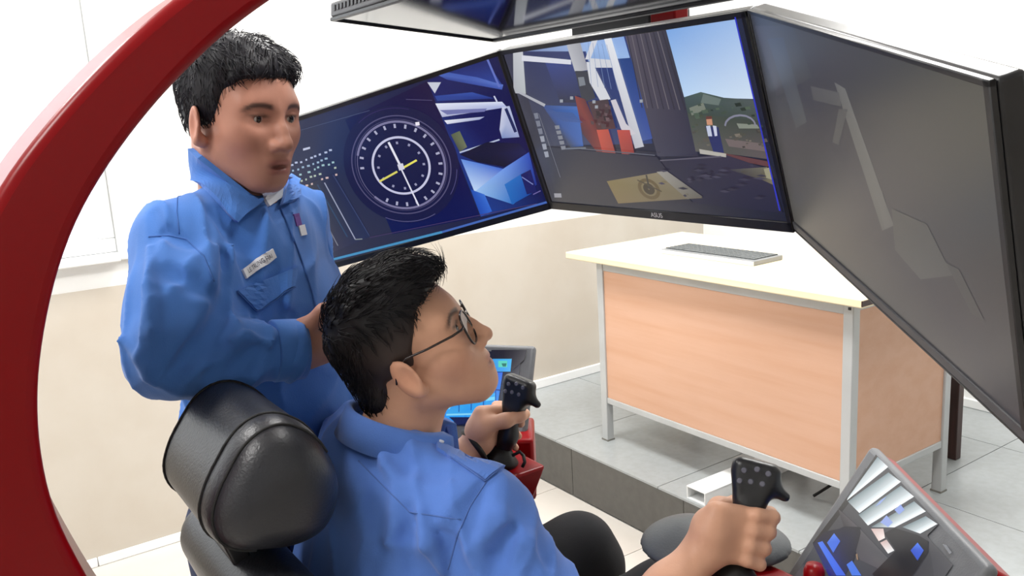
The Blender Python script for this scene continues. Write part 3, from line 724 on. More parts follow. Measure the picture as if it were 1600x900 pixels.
MB().box((.42,.92,.44),(.88,1.27,.508)).build('seat_pan', 'black_plastic', seat, .01)
MB().obox(np.array((.262,YC,1.02)), (su,(0,1,0),sn), (.06,.05,.012)).build('headrest_bracket', 'black_plastic', seat, .004)

# ------------------------------------------------------------------ side consoles with touch panels and joysticks
def touch_panel(t, A, w, dn, LW, LH, shell, ins):
    """A: corner at the top front; w: along the top edge away from the front; dn: down the panel"""
    w, dn = norm(w), norm(dn); nr = norm(np.cross(w, dn))
    if np.dot(nr, np.array((.55,YC,1.25))-A) < 0: nr = -nr
    c = A + w*LW/2 + dn*LH/2
    h = MB().obox(c - nr*.022, (w, dn, nr), (LW/2-ins, LH/2-ins, .016)).build('panel_shell', shell, t, .008, 3)
    MB().obox(c - nr*.002, (w, dn, nr), (LW/2, LH/2, .010)).build('panel_bezel', 'panel_grey', t, .009, 3)
    return c, nr
def joystick(t, base, top, fwd, hs=1):
    base, top = np.asarray(base, float), np.asarray(top, float); a = norm(top-base); f = norm(np.asarray(fwd)-a*np.dot(fwd, a)); l = np.cross(a, f)
    MB().tube([base-a*.012, base, base+a*.012, base+a*.022], [.034,.036,.024,.017], 16).build('boot', 'black_rubber', t, smooth=True)
    L = np.linalg.norm(top-base)
    def f_(P):
        d = s_chain(P, [base, base+a*L*.35+f*.004, base+a*L*.7], [.014,.0175,.0155], .02)
        hc = top; q_ = (P-hc.astype(np.float32))@a.astype(np.float32); tp = np.clip(1.0+q_*9, .72, 1.12)
        Pw = P - ((P-hc.astype(np.float32))@l.astype(np.float32)*(1-1/tp))[:,None]*l.astype(np.float32)
        d = smin(d, s_box(Pw, hc, (l, a, f), (.031,.036,.017), .013)*.85, .02)
        d = smin(d, s_rc(P, hc-l*hs*.022+a*.004, hc-l*hs*.045-a*.006+f*.008, .012, .0075), .012)
        return d
    lo = np.minimum(base, top)-.07; hi = np.maximum(base, top)+.07
    g = sdf_obj('grip', f_, lo, hi, .003, 'black_plastic', t, 1)
    for i, (u, v) in enumerate([(-.018,.022),(-.002,.024),(.015,.018),(-.013,.006),(.003,.005),(.018,.002)]):
        p = top + l*u + a*v - f*.0160
        MB().tube([p+f*.004, p-f*.0015, p-f*.0028], [.0042,.0042,.003], 10).build('button', 'button_grey', g, smooth=False)
    return g
HRc = np.array((.883,.768,.945)); HLc = np.array((.885,1.375,.945))
# right console (near the camera)
cr = thing('control_console', (.7,.78,.79), 'red side console at the right with grey armrest pod and tilted touch panel', 'console', 'side consoles of the simulator')
MB().prism([(.56,.69,.79),(.93,.69,.79),(.97,.69,.86),(.56,.69,.86)], (0,.19,0)).build('tray', 'red_paint', cr, .008, 3)
pod_c = at(1105,925,1.33)
def s_pod(P):
    d = s_rc(P, at(1085,925,1.37), at(1165,925,1.36), .122, .112)
    return smax(d, P[:,2]*-1+.862, .02)
sdf_obj('armrest_pod', s_pod, pod_c-.25, pod_c+.25, .006, 'arm_grey', cr, 1)
jr = joystick(cr, (.872,.762,.885), at(1177,757,1.235), (.72,.50,-.30), 1)
A = np.array((1.101,.694,1.036)); W_ = np.array((-.599,-.801,0)); DN = np.array((-.407,.304,-.861))
pc, pn = touch_panel(cr, A, W_, DN, .345, .245, 'red_paint', .004)
MB().obox(np.array((1.07,.70,.80)), ((.8,.6,0),(-.6,.8,0),(0,0,1)), (.035,.05,.05)).build('panel_mount', 'red_paint', cr, .008)
MB().tube([at(1272,893,1.22)-np.array((0,0,.02)), at(1272,893,1.22), at(1272,890,1.22)+np.array((0,0,.008))], [.015,.015,.011], 16).build('stop_button', 'red_paint', cr, smooth=True)
S = Screen(A + pn*.0085, W_, DN)
if np.dot(S.n, pn) < 0: S.n = -S.n
S.o = A + pn*.0085
qa = lambda x, y: (1240+x*.2445, 680+y*.2445); PA = lambda *a: [qa(*p) for p in a]
S.poly([(.028,.03),(.30,.03),(.30,.24),(.028,.24)], (66,66,72), 'uv'); 
S.poly(PA((530,125),(340,420),(130,690),(250,900),(700,1000),(900,900),(860,640),(930,570)), [(60,60,66)]*8)
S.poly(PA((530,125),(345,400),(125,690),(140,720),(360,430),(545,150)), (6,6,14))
for i, (a, b, c, d) in enumerate([((540,140),(608,205),(345,418),(350,400)),((610,240),(690,300),(425,500),(350,425)),((690,325),(775,395),(480,580),(420,510)),((775,425),(850,490),(650,592),(500,590)),((850,520),(925,570),(815,632),(700,590))]):  # pale graded stripes, with dark and blue shapes laid over them below
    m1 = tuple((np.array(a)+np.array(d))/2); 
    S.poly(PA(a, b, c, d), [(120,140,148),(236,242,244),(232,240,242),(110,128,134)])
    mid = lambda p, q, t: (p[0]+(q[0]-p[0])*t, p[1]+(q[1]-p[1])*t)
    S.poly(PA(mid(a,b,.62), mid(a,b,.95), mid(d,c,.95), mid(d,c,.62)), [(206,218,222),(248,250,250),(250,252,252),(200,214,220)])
S.poly(PA((560,420),(600,395),(560,440),(525,460)), (150,170,226)); S.poly(PA((650,480),(690,445),(715,480),(680,510)), (138,160,226)); S.poly(PA((560,560),(600,515),(640,560),(610,590)), (146,166,226))
S.poly(PA((500,600),(580,600),(590,660),(550,680)), [(206,176,170),(216,190,186),(250,236,232),(240,220,214)]); S.poly(PA((560,690),(600,670),(650,740),(610,760)), [(216,184,180),(200,170,166),(236,236,236),(250,250,250)])
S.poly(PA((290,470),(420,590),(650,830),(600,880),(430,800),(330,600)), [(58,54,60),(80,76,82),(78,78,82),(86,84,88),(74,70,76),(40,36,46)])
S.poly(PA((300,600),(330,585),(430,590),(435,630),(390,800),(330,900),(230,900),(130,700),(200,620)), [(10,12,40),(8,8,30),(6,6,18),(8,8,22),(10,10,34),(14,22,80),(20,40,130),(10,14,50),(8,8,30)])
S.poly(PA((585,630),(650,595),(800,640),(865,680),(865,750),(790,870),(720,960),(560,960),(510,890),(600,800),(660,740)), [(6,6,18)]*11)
S.poly(PA((160,690),(190,680),(340,900),(280,900)), [(70,120,236),(60,110,230),(50,90,220),(56,100,226)]); S.poly(PA((220,690),(265,630),(305,680),(260,755)), [(60,110,220),(80,130,236),(56,100,220),(60,110,226)]); S.poly(PA((345,830),(380,805),(440,900),(380,900)), (66,116,226)); S.poly(PA((755,740),(800,690),(840,740),(800,805)), [(40,80,200),(70,124,236),(50,90,210),(40,80,200)])
S.poly(PA((960,700),(985,705),(1020,755),(1005,765)), (120,122,128)); S.poly(PA((405,765),(415,760),(420,800),(412,800)), (150,120,90))
S.build('screen_layer', cr)
# left console
cl = thing('control_console', (.7,1.41,.79), 'red side console at the left with a blue-lit touch panel behind the joystick', 'console', 'side consoles of the simulator')
MB().prism([(.56,1.30,.79),(.90,1.30,.79),(.938,1.30,.858),(.56,1.30,.858)], (0,.19,0)).build('tray', 'red_paint', cl, .006, 3)
jl = joystick(cl, at(783,716,1.72), at(808,616,1.70), (.85,.40,-.30), 1)
A2 = at(838,541,1.925); W2 = np.array((-.599,.801,0)); D2 = np.array((-.407,-.304,-.861))
pc2, pn2 = touch_panel(cl, A2, W2, D2, .345, .235, 'black_plastic', .012)
MB().obox(np.array((.985,1.49,.80)), ((.8,-.6,0),(.6,.8,0),(0,0,1)), (.05,.07,.07)).build('panel_mount', 'red_paint', cl, .008)
MB().tube([at(800,712,1.70), at(812,706,1.70), at(818,712,1.69), at(820,722,1.68), at(816,730,1.68)], .0035, 8).build('cable', 'black_rubber', cl, smooth=True)
S = Screen(A2 + pn2*.0085, W2, D2)
if np.dot(S.n, pn2) < 0: S.n = -S.n
S.o = A2 + pn2*.0085
ql = lambda x, y: (690+x*.2, 540+y*.2); PL = lambda *a: [ql(*p) for p in a]
S.poly([(.03,.018),(.315,.018),(.315,.19),(.03,.19)], (10,14,40), 'uv')
S.poly([(.085,.05),(.305,.05),(.305,.182),(.085,.182)], [(40,104,220),(36,96,214),(40,130,230),(44,150,236)], 'uv')
for i in range(4):
    for j in range(3):
        a_, b_ = .095+i*.051, .058+j*.041; S.poly([(a_,b_),(a_+.045,b_),(a_+.045,b_+.035),(a_,b_+.035)], [(50,160,240),(56,176,244),(40,150,236),(44,150,236)], 'uv'); S.poly([(a_+.004,b_+.006),(a_+.041,b_+.006),(a_+.041,b_+.015),(a_+.004,b_+.015)], (120,206,248), 'uv')
S.poly(PL((390,35),(665,35),(650,110),(560,190),(390,110)), (14,14,34))
S.poly(PL((60,560),(240,560),(240,600),(130,620)), (8,16,70)); 
S.poly(PL((400,105),(550,105),(540,205),(400,205)), [(60,160,230),(66,180,240),(60,170,240),(50,140,226)]); S.poly(PL((445,120),(515,120),(515,170),(445,170)), (90,210,190)); S.poly(PL((470,140),(510,140),(505,165),(480,165)), (40,120,110))
S.poly(PL((400,210),(480,210),(440,470),(300,520),(180,545),(40,545),(120,400),(380,370)), [(36,96,214),(40,104,220),(40,140,230),(40,160,236),(44,160,236),(60,170,236),(40,130,230),(36,110,222)])
for i in range(3): S.poly(PL((150+i*97,410-i*14),(230+i*97,400-i*14),(228+i*97,505-i*14),(148+i*97,515-i*14)), [(50,170,240),(56,180,244),(40,150,236),(44,160,236)]); S.poly(PL((155+i*97,432-i*12),(225+i*97,424-i*12),(225+i*97,450-i*12),(155+i*97,458-i*12)), (120,214,248))
for i in range(4): S.line(ql(140+i*95,395-i*14), ql(138+i*95,520-i*14), .0018, (16,60,150))
S.line(ql(40,542), ql(290,535), .004, (130,210,244)); S.line(ql(410,345), ql(460,350), .003, (24,60,140)); S.line(ql(430,225), ql(425,330), .005, (120,190,244))
S.build('screen_layer', cl)
# ------------------------------------------------------------------ people
mat('skin', (255,255,255), 0.48, var=0.035, vscale=30, attr='Col', bump=0.05, bscale=500, spec=0.35)
mat('hair', (255,255,255), 0.5, var=0.1, vscale=60, attr='Col', spec=0.3)
mat('eyeball', (255,255,255), 0.15, var=0.0, attr='Col')
mat('shirt_royal', (70,118,192), 0.85, var=0.05, vscale=7, bump=0.12, bscale=420, spec=0.2, sheen=0.15)
mat('shirt_light', (88,127,206), 0.85, var=0.04, vscale=7, bump=0.12, bscale=420, spec=0.2, sheen=0.15)
mat('seam_royal', (58,100,168), 0.9); mat('seam_light', (80,112,180), 0.9)
mat('trouser_black', (13,13,19), 0.9, var=0.1, bump=0.1, bscale=400); mat('trouser_navy', (28,40,72), 0.9, var=0.1, bump=0.1, bscale=400)
mat('shoe_black', (18,18,18), 0.4); mat('cloth_white', (222,224,228), 0.8); mat('button_pearl', (226,230,240), 0.25)
mat('glasses_frame', (40,28,26), 0.25); mat('glasses_metal', (176,170,164), 0.25, metal=0.8)
gl = bpy.data.materials.new('lens_glass'); gl.use_nodes = True; b_ = gl.node_tree.nodes['Principled BSDF']; b_.inputs['Transmission Weight'].default_value = 1; b_.inputs['Roughness'].default_value = 0.02; b_.inputs['IOR'].default_value = 1.08; MATS['lens_glass'] = gl

class Head:
    def __init__(s, R, t, mouth=0.0, sy=1.0, jaw=0.0):
        s.R = np.asarray(R, float); u, _, v = np.linalg.svd(s.R); s.R = u@v; s.t = np.asarray(t, float); s.mouth = mouth; s.sy = sy; s.jaw = jaw
    def loc(s, P): return ((P-s.t.astype(np.float32))@s.R.astype(np.float32)).astype(np.float32)
    def wld(s, p): return s.t + s.R@np.asarray(p, float)
    def sdf(s, P):
        q = s.loc(P); d = np.sqrt((q*q).sum(1)) - .10; near = d < .12
        if near.any(): d[near] = s.core(q[near])
        return d
    def core(s, q):
        sy = q.copy(); sy[:,1] = np.abs(q[:,1]); j = s.jaw
        d = s_ell(sy, (-.007,0,.032), (.087,.074,.083))
        d = smin(d, s_ell(sy, (.040,0,.018), (.052,.062,.056)), .03)
        d = smin(d, s_ell(sy, (.040,0,-.038), (.050,.055,.062)), .03)
        d = smin(d, s_rc(sy, (.0,.053,-.055), (.062,.018,-.100-j), .018, .017), .03)
        d = smin(d, s_ell(sy, (.074,0,-.100-j), (.019,.022,.016)), .02)
        d = smin(d, s_ell(sy, (.067,0,-.068-j*.4), (.030,.036,.034)), .028)
        d = smin(d, s_ell(sy, (.056,.043,-.026), (.024,.018,.020)), .036)
        d = smin(d, s_rc(sy, (.072,.012,.020), (.066,.046,.018), .0165, .012), .018)
        d = smin(d, s_chain(sy, [(.086,0,.012),(.098,0,-.014),(.110,0,-.036)], [.0085,.0085,.0115], .01), .012)
        d = smin(d, s_ell(sy, (.099,.0125,-.041), (.011,.0085,.0085)), .008)
        d = smax(d, -s_ell(sy, (.110,.0075,-.0495), (.007,.004,.005)), .004)
        d = smax(d, -s_ell(sy, (.101,.033,.001), (.019,.018,.013)), .018)
        d = smin(d, s_ell(sy, (.0725,.033,.0005), (.0150,.0165,.0125)), .004)
        d = smax(d, -s_ell(sy, (.088,.033,-.0005), (.0085,.0138,.0048)), .003)
        m = s.mouth
        d = smin(d, s_ell(sy, (.0905,0,-.0655), (.0090,.022,.0056)), .008)
        d = smin(d, s_ell(sy, (.0890,0,-.0785-m), (.0090,.019,.0062)), .008)
        d = smax(d, -s_ell(sy, (.1035,0,-.0722-m*.5), (.013,.021,.0014+m*.62)), .004)
        c, sn_ = math.cos(.42), math.sin(.42); ER = np.array([[c,sn_,0],[-sn_,c,0],[0,0,1]]).T; c2, s2 = math.cos(.18), math.sin(.18)
        ER = np.array([[c,-sn_,0],[sn_,c,0],[0,0,1]]); ER = ER@np.array([[c2,0,-s2],[0,1,0],[s2,0,c2]])
        e = s_ell(sy, (-.004,.083,-.020), (.0195,.0075,.0315), ER.T.T)
        e = smin(e, s_ell(sy, (.006,.0775,-.043), (.010,.007,.011)), .008)
        e = smax(e, -s_ell(sy, (.001,.0925,-.019), (.0105,.0065,.0195), ER), .005)
        d = smin(d, e, .006)
        return d
    def color(s, V, base, lip, brow, stub=0.0):
        q = s.loc(V.astype(np.float32)); ay = np.abs(q[:,1]); c = np.tile(lin(base), (len(V),1))
        def blend(mask, col):
            nonlocal c; m = np.clip(mask, 0, 1)[:,None]; c = c*(1-m)+lin(col)*m
        inside = (np.sqrt((q*q).sum(1)) < .16)
        red = np.exp(-(((q[:,0]-.06)/.03)**2+((ay-.045)/.022)**2+((q[:,2]+.035)/.025)**2))*.35*inside; blend(red, tuple(np.array(base)*np.array((1.0,.86,.84))))
        blend(np.exp(-(((ay-.085)/.012)**2+((q[:,0]+.01)/.03)**2+((q[:,2]+.02)/.04)**2))*.22*inside, tuple(np.array(base)*np.array((1.0,.80,.74))))
        m = s.mouth
        lipm = np.clip((q[:,0]-.076)/.008, 0, 1)*np.exp(-(ay/.0215)**6) * np.exp(-((np.abs(q[:,2]+.072+m*.5)-.005-m*.45)/.0062)**4); blend(lipm*.8*inside, lip)
        mo = np.clip((q[:,0]-.074)/.008, 0, 1)*np.exp(-(ay/.019)**4)*np.exp(-((q[:,2]+.0722+m*.5)/(.0018+m*.45))**4); blend(mo*inside*.6, (84,40,38))
        zb = .0215 - 9.0*(ay-.034)**2 - np.maximum(ay-.045, 0)*.25
        bm_ = (q[:,0] > .045)*np.exp(-((q[:,2]-zb)/.0042)**4)*np.clip((ay-.012)/.006, 0, 1)*np.clip((.062-ay)/.008, 0, 1); blend(bm_*.85*inside, brow)
        el = (q[:,0] > .06)*np.exp(-((ay-.033)/.0165)**6)*np.exp(-((q[:,2]-.0045)/.0026)**4); blend(el*.75*inside, (50,34,30))
        if stub: blend(((q[:,0] > .02) & (q[:,2] < -.055))*np.exp(-((q[:,2]+.09)/.03)**2)*stub*inside, (112,88,80))
        return c
def strands(f, H, V, N, pick, flow, n, length, rad, lift, seed, name, m, parent, colf):
    r = np.random.default_rng(seed); idx = r.choice(np.where(pick)[0], n); K = 5
    P = V[idx] + r.normal(size=(n,3))*.0015; Nn = N[idx]; D = flow(P, Nn, r); D /= np.linalg.norm(D, axis=1)[:,None]+1e-9
    L = length(P)*r.uniform(.6,1.3,n); up = lift(P)*r.uniform(.3,1.6,n)
    side = np.cross(D, Nn); side /= np.linalg.norm(side, axis=1)[:,None]+1e-9
    VV = []; p = P - Nn*.001; 
    for k in range(K):
        rr_ = rad*(1-.8*(k/(K-1)))*r.uniform(.7,1.2,n)
        for a in range(3):
            t = 2*math.pi*a/3; VV.append(p + (Nn*math.cos(t)+side*math.sin(t))*rr_[:,None])
        step = D + Nn*(up*(1-1.2*k/(K-1)))[:,None]; step /= np.linalg.norm(step, axis=1)[:,None]
        p = p + step*(L/(K-1))[:,None]
        # keep to the scalp surface
        d = f(p.astype(np.float32)); p = p - Nn*np.clip(d-.003-up*.02, -.004, .02)[:,None]*.7 + Nn*np.clip(-d, 0, .01)[:,None]
    VV = np.stack(VV, 1); base = np.arange(n)[:,None]*K*3; Q = []
    for k in range(K-1):
        for a in range(3):
            b = (a+1) % 3; Q.append(np.stack([base[:,0]+k*3+a, base[:,0]+k*3+b, base[:,0]+(k+1)*3+b, base[:,0]+(k+1)*3+a], 1))
    Q = np.concatenate(Q); Vf = VV.reshape(-1,3); c = np.repeat(colf(P), K*3, 0)*r.uniform(.7,1.4,(n,1)).repeat(K*3, 0)
    return link(name, np_mesh(name, Vf, Q, c), m, parent)
def vnorm(V, Q):
    fn = np.cross(V[Q[:,2]]-V[Q[:,0]], V[Q[:,3]]-V[Q[:,1]]); N = np.zeros_like(V)
    for i in range(4): np.add.at(N, Q[:,i], fn)
    return N/(np.linalg.norm(N, axis=1)[:,None]+1e-12)
def eyes(H, parent, look):
    for s in (-1,1):
        c = H.wld((.0738,s*.033,.0002)); bm = bmesh.new(); bmesh.ops.create_uvsphere(bm, u_segments=28, v_segments=20, radius=.0118); me = bpy.data.meshes.new('eye'); bm.to_mesh(me); bm.free()
        co = np.zeros(len(me.vertices)*3); me.vertices.foreach_get('co', co); co = co.reshape(-1,3); g = norm(H.R@norm(look)); a = (co@g)/.0118
        col = np.where((a > .965)[:,None], lin((8,6,6)), np.where((a > .865)[:,None], lin((46,28,20)), lin((178,168,162))))
        at_ = me.color_attributes.new('Col', 'FLOAT_COLOR', 'POINT'); at_.data.foreach_set('color', np.concatenate([col, np.ones((len(col),1))],1).astype(np.float32).ravel())
        me.transform(Matrix.Translation(Vector(c))); link('eye', me, 'eyeball', parent, True)
def fist(P, c, a, f, l, s, wrist, elbow, er=.043, k=.012):
    """right hand (s=1) or left (s=-1) closed around a stick: a up the stick, f forwards, l to the person's left"""
    g = lambda x, y, z: c + f*x + l*(y*s) + a*z
    d = s_box(P, g(-.030,-.016,.0), (f+.15*l*s, l*s, a), (.040,.0155,.042), .0145)
    for i, (z, dz, r) in enumerate([(.034,.0,.0098),(.012,.001,.0102),(-.010,-.001,.0098),(-.031,-.003,.0086)]):
        q = [g(-.002,-.031,z), g(.026-.002*i,-.030,z+dz), g(.040-.003*i,-.004,z+dz), g(.026,.019,z+dz*2)]
        d = smin(d, s_chain(P, q, [r+.0012, r, r*.95, r*.85], .006), .007)
    d = smin(d, s_chain(P, [g(-.055,.002,.010), g(-.026,.026,.026), g(.006,.030,.035), g(.028,.024,.036)], [.017,.0135,.0108,.0092], .012), .012)
    d = smin(d, s_rc(P, g(-.058,-.010,-.006), wrist, .026, .0275), .02)
    d = smin(d, s_chain(P, [wrist, wrist*.72+elbow*.28, wrist*.3+elbow*.7, elbow], [.027,.033,er,er], .02), .012)
    return d
NECKW = .056

# ---- seated operator ------------------------------------------------
SK1 = (218,166,138)
p1 = thing('person', (.55,YC,.0), 'person seated in glasses and light blue shirt, gripping both joysticks', 'person')
_R = np.array([[.793,.606,-.066],[-.555,.762,.333],[.252,-.228,.94]]); _a = math.radians(10.5)
_R = _R@np.array([[math.cos(_a),0,-math.sin(_a)],[0,1,0],[math.sin(_a),0,math.cos(_a)]])
_b = math.radians(16); _R = _R@np.array([[1,0,0],[0,math.cos(_b),-math.sin(_b)],[0,math.sin(_b),math.cos(_b)]])
H1 = Head(_R, np.array((.550,1.082,1.231)) - RW[:,0]*.006 + RW[:,1]*.008, 0.0)
SR = np.array((.552,.905,1.028)); SL = np.array((.545,1.275,1.028)); ERi = np.array((.60,.795,.80)); ELe = np.array((.63,1.41,.80))
axR = norm(at(1177,752,1.235)-np.array((.872,.762,.885))); axL = norm(at(806,612,1.70)-at(783,716,1.72))
fR = norm(np.array((.9,-.25,.1))-axR*np.dot((.9,-.25,.1), axR)); lR = np.cross(axR, fR)
fL = norm(np.array((.95,.1,.1))-axL*np.dot((.95,.1,.1), axL)); lL = np.cross(axL, fL)
cR = at(1157,832,1.235); cL = at(787,668,1.715)
wR = at(1098,862,1.215); wL = at(748,690,1.70)
base1 = np.array((.505,1.09,1.075))
def body1(P):
    d = H1.sdf(P)
    d = smin(d, s_chain(P, [H1.wld((-.022,0,-.055)), base1+np.array((.01,0,.0)), base1+np.array((.0,0,-.08))], [.057,.058,.075], .02), .025)
    d = smin(d, s_loft(P, [((.455,1.09,.70),.13,.09),((.49,1.09,.85),.14,.09),((.505,1.09,1.0),.15,.075)], (0,1,0), (1,0,0)), .03)
    d = smin(d, s_chain(P, [base1-np.array((0,.05,.05)), SR, ERi], [.05,.042,.042], .02), .03)
    d = smin(d, s_chain(P, [base1+np.array((0,.05,-.05)), SL, ELe], [.05,.042,.042], .02), .03)
    d = smin(d, fist(P, cR, axR, fR, lR, 1, wR, ERi), .01)
    d = smin(d, fist(P, cL, axL, fL, lL, -1, wL, ELe), .01)
    return d
b1 = sdf_obj('body', body1, (.38,.66,.60), (1.0,1.46,1.40), .003, 'skin', p1, 1, lambda V: H1.color(V, SK1, (176,108,98), (66,48,44)))
eyes(H1, p1, (1,-.05,.12))
# hair
def hairline(q, pts, fr):
    z = np.array([p[0] for p in pts]); x = np.array([p[1] for p in pts]); return q[:,0]-np.interp(q[:,2], z, x)
def hair1(P):
    q = H1.loc(P); d = s_ell(q, (-.004,0,.039), (.096,.083,.088))
    d = smin(d, s_ell(q, (.022,0,.078), (.076,.064,.047)), .03)
    d = smin(d, s_ell(q, (.056,-.010,.086), (.034,.046,.028)), .02)
    d = smin(d, s_ell(q, (-.064,0,-.035), (.032,.055,.05)), .03)
    g = hairline(q, [(-.10,-.035),(-.052,-.038),(-.018,-.036),(-.010,.008),(-.012,.015),(.01,.020),(.03,.034),(.055,.050),(.072,.088),(.088,.125),(.12,.20)], 0)
    d = smax(d, g*.8, .008); d = smax(d, -.074-q[:,2]-q[:,0]*.2, .012)
    n_ = np.sin(q[:,0]*95+np.sin(q[:,1]*70)*1.5)*.4 + np.sin(q[:,1]*190+q[:,0]*60)*.35 + np.sin(q[:,0]*210+q[:,2]*120)*.25
    return d + n_*.0028*np.clip((q[:,2]-.02)/.05, .15, 1)
def hcol1(V):
    q = H1.loc(V.astype(np.float32)); t = np.clip((q[:,2]-.020)/.045, 0, 1)*1.0; t = np.maximum(t, np.clip((-.02-q[:,0])/.05, 0, 1))
    return lin((62,50,47))*(1-t)[:,None] + lin((22,20,25))*t[:,None]
lo, hi = H1.t-.2, H1.t+.2
V, Q = polygonise(hair1, lo, hi, .003); V = relax(V, Q, 1); ho1 = link('hair', np_mesh('hair', V, Q, hcol1(V)), 'hair', p1)
N = vnorm(V, Q); ql_ = H1.loc(V.astype(np.float32))
def flow1(P, N_, r):
    q = H1.loc(P.astype(np.float32)); n = len(q); top = np.clip((q[:,2]-.05)/.04, 0, 1)[:,None]
    d = top*np.stack([np.ones(n), np.full(n,-.25), np.full(n,.1)],1) + (1-top)*np.stack([np.full(n,.1)-.5*(q[:,0]<-.03), np.zeros(n), -np.ones(n)],1)
    d = d + r.normal(size=d.shape)*.22; d = d@H1.R.T; return d - N_*(d*N_).sum(1)[:,None]
so = strands(hair1, H1, V, N, (ql_[:,2] > .045)|(ql_[:,0] < -.045), flow1, 1600, lambda P: .018+.016*np.clip((H1.loc(P.astype(np.float32))[:,2]-.04)/.05,0,1), .0011, lambda P: .04+.14*np.clip((H1.loc(P.astype(np.float32))[:,2]-.06)/.04,0,1), 3, 'hair_strands', 'hair', ho1, hcol1)
so['kind'] = 'stuff'
# shirt
def shirt1_base(P):
    d = s_loft(P, [((.450,1.09,.60),.175,.125),((.465,1.09,.74),.17,.12),((.490,1.09,.88),.18,.12),((.505,1.09,.985),.175,.105)], (0,1,0), (1,0,.15), .06)
    d = smin(d, s_chain(P, [SR+np.array((-.01,.02,-.002)), base1+np.array((-.012,-.05,-.018)), base1+np.array((-.012,.05,-.018)), SL+np.array((-.01,-.02,-.002))], [.062,.058,.058,.062], .04), .06)
    for S_, e_, w_, r_ in ((SR+np.array((0,.005,-.005)), ERi, wR, (.065,.070,.074)), (SL, ELe, wL, (.064,.066,.068))):
        n_ = norm(e_-S_); e = s_chain(P, [S_, S_*.5+e_*.5, e_+n_*.03], r_, .03)
        e = smax(e, (P-(e_-n_*.012).astype(np.float32))@n_.astype(np.float32), .005); d = smin(d, e, .04)
    return d
def fold_set(f, folds):
    out = []
    for pts, r, off, k, sgn in folds:
        xs = [p[0] for p in pts]; ys = [p[1] for p in pts]; H_, ok = march(f, xs, ys); Nn = [grad(f, h, .008) for h in H_]
        off = r*.12 if sgn < 0 else -r*.15
        out.append(([h+n*off for h, n in zip(H_, Nn)], r, k*.5, sgn))
    return out
FS1 = fold_set(shirt1_base, [
    ([(637,800),(632,840),(640,890)], .012, .006, .022, -1), ([(650,815),(690,840),(720,890)], .012, .0075, .02, -1),
    ([(715,800),(705,850),(700,895)], .012, .008, .02, -1), ([(760,755),(735,800),(728,850)], .014, .0095, .02, -1),
    ([(600,690),(640,720),(700,740)], .016, .010, .03, -1), ([(560,690),(580,760),(590,850)], .018, .010, .03, -1),
    ([(660,800),(672,850),(690,895)], .013, -.008, .02, 1), ([(780,800),(820,850),(850,895)], .014, -.009, .03, 1), ([(800,830),(780,870),(770,898)], .014, .010, .02, -1)])
def with_folds(f, FS):
    def g(P):
        d = f(P)
        for pts, r, k, sg in FS:
            e = s_chain(P, pts, [r*.6]+[r]*(len(pts)-2)+[r*.5], .004)
            d = smin(d, e, k) if sg > 0 else smax(d, -e, k)
        return d
    return g
shirt1_f = with_folds(shirt1_base, FS1)
def shirt1(P): return shirt1_f(P) + wobble(P, 22, 5)*.002 + wrinkle(P, .0058, 21, 80, (0,.5,1))
n_arm = norm(wR-ERi)
sh1 = sdf_obj('shirt', shirt1, (.26,.66,.52), (.80,1.54,1.18), .0045, 'shirt_light', p1, 1)
def collar_ring(name, c, up, fwd, r0, r1, h, drop, m, parent, gap=20, sx=1.0, th=.003, n=48, tilt=0):
    """fold-over shirt collar: stand ring of radius r0 rising h, turned over and falling drop to radius r1"""
    up = norm(up); fwd = norm(np.asarray(fwd)-up*np.dot(fwd, up)); lf = np.cross(up, fwd); prof_ = [(r0-th,-.01),(r0-th,h),(r0+.002,h+.004),(r0+.007,h),(r1,h-drop),(r1-th,h-drop-.001),(r0+.003,h-.004),(r0+.001,-.01)]
    vs = []; fs = []; K = len(prof_)
    for i in range(n+1):
        a = math.radians(gap + (360-2*gap)*i/n); d = fwd*math.cos(a)*sx + lf*math.sin(a)
        fr_ = max(0, math.cos(a))
        for r_, z in prof_: vs.append(np.asarray(c) + d*(r_ + (.012*fr_ if r_ > r0+.004 else 0)) + up*(z - tilt*math.cos(a) - (.012*fr_*fr_ if r_ > r0+.01 else 0)))
    for i in range(n):
        for k in range(K):
            a, b = i*K+k, i*K+(k+1) % K; fs.append((a, b, b+K, a+K))
    fs += [tuple(range(K)), tuple(range(n*K+K-1, n*K-1, -1))]
    return MB().add(vs, fs).build(name, m, parent, smooth=True)
collar_ring('collar', (.518,1.085,1.098), (.20,-.02,.97), (.8,-.55,0), .066, .084, .026, .040, 'shirt_light', sh1, gap=24, sx=1.08, tilt=.010)
ep, _, _ = patch('epaulette', shirt1, [(680,686),(790,727),(758,750),(682,703)], 'shirt_light', sh1, 14, 5, .001, .0035)
seam('seam', shirt1, [(690,706),(757,752),(776,738)], 'seam_light', sh1, .0013, .002)
seam('seam', shirt1, [(760,752),(735,790),(715,835),(700,890)], 'seam_light', sh1, .0012, .0)
seam('seam', shirt1, [(560,720),(640,800),(720,812)], 'seam_light', sh1, .0010, .0)
hb, _ = march(shirt1, [686], [694]); nb_ = grad(shirt1, hb[0]); MB().tube([hb[0]+nb_*.003, hb[0]+nb_*.0068, hb[0]+nb_*.0075], [.0048,.0048,.003], 14).build('button', 'button_pearl', sh1, smooth=True)
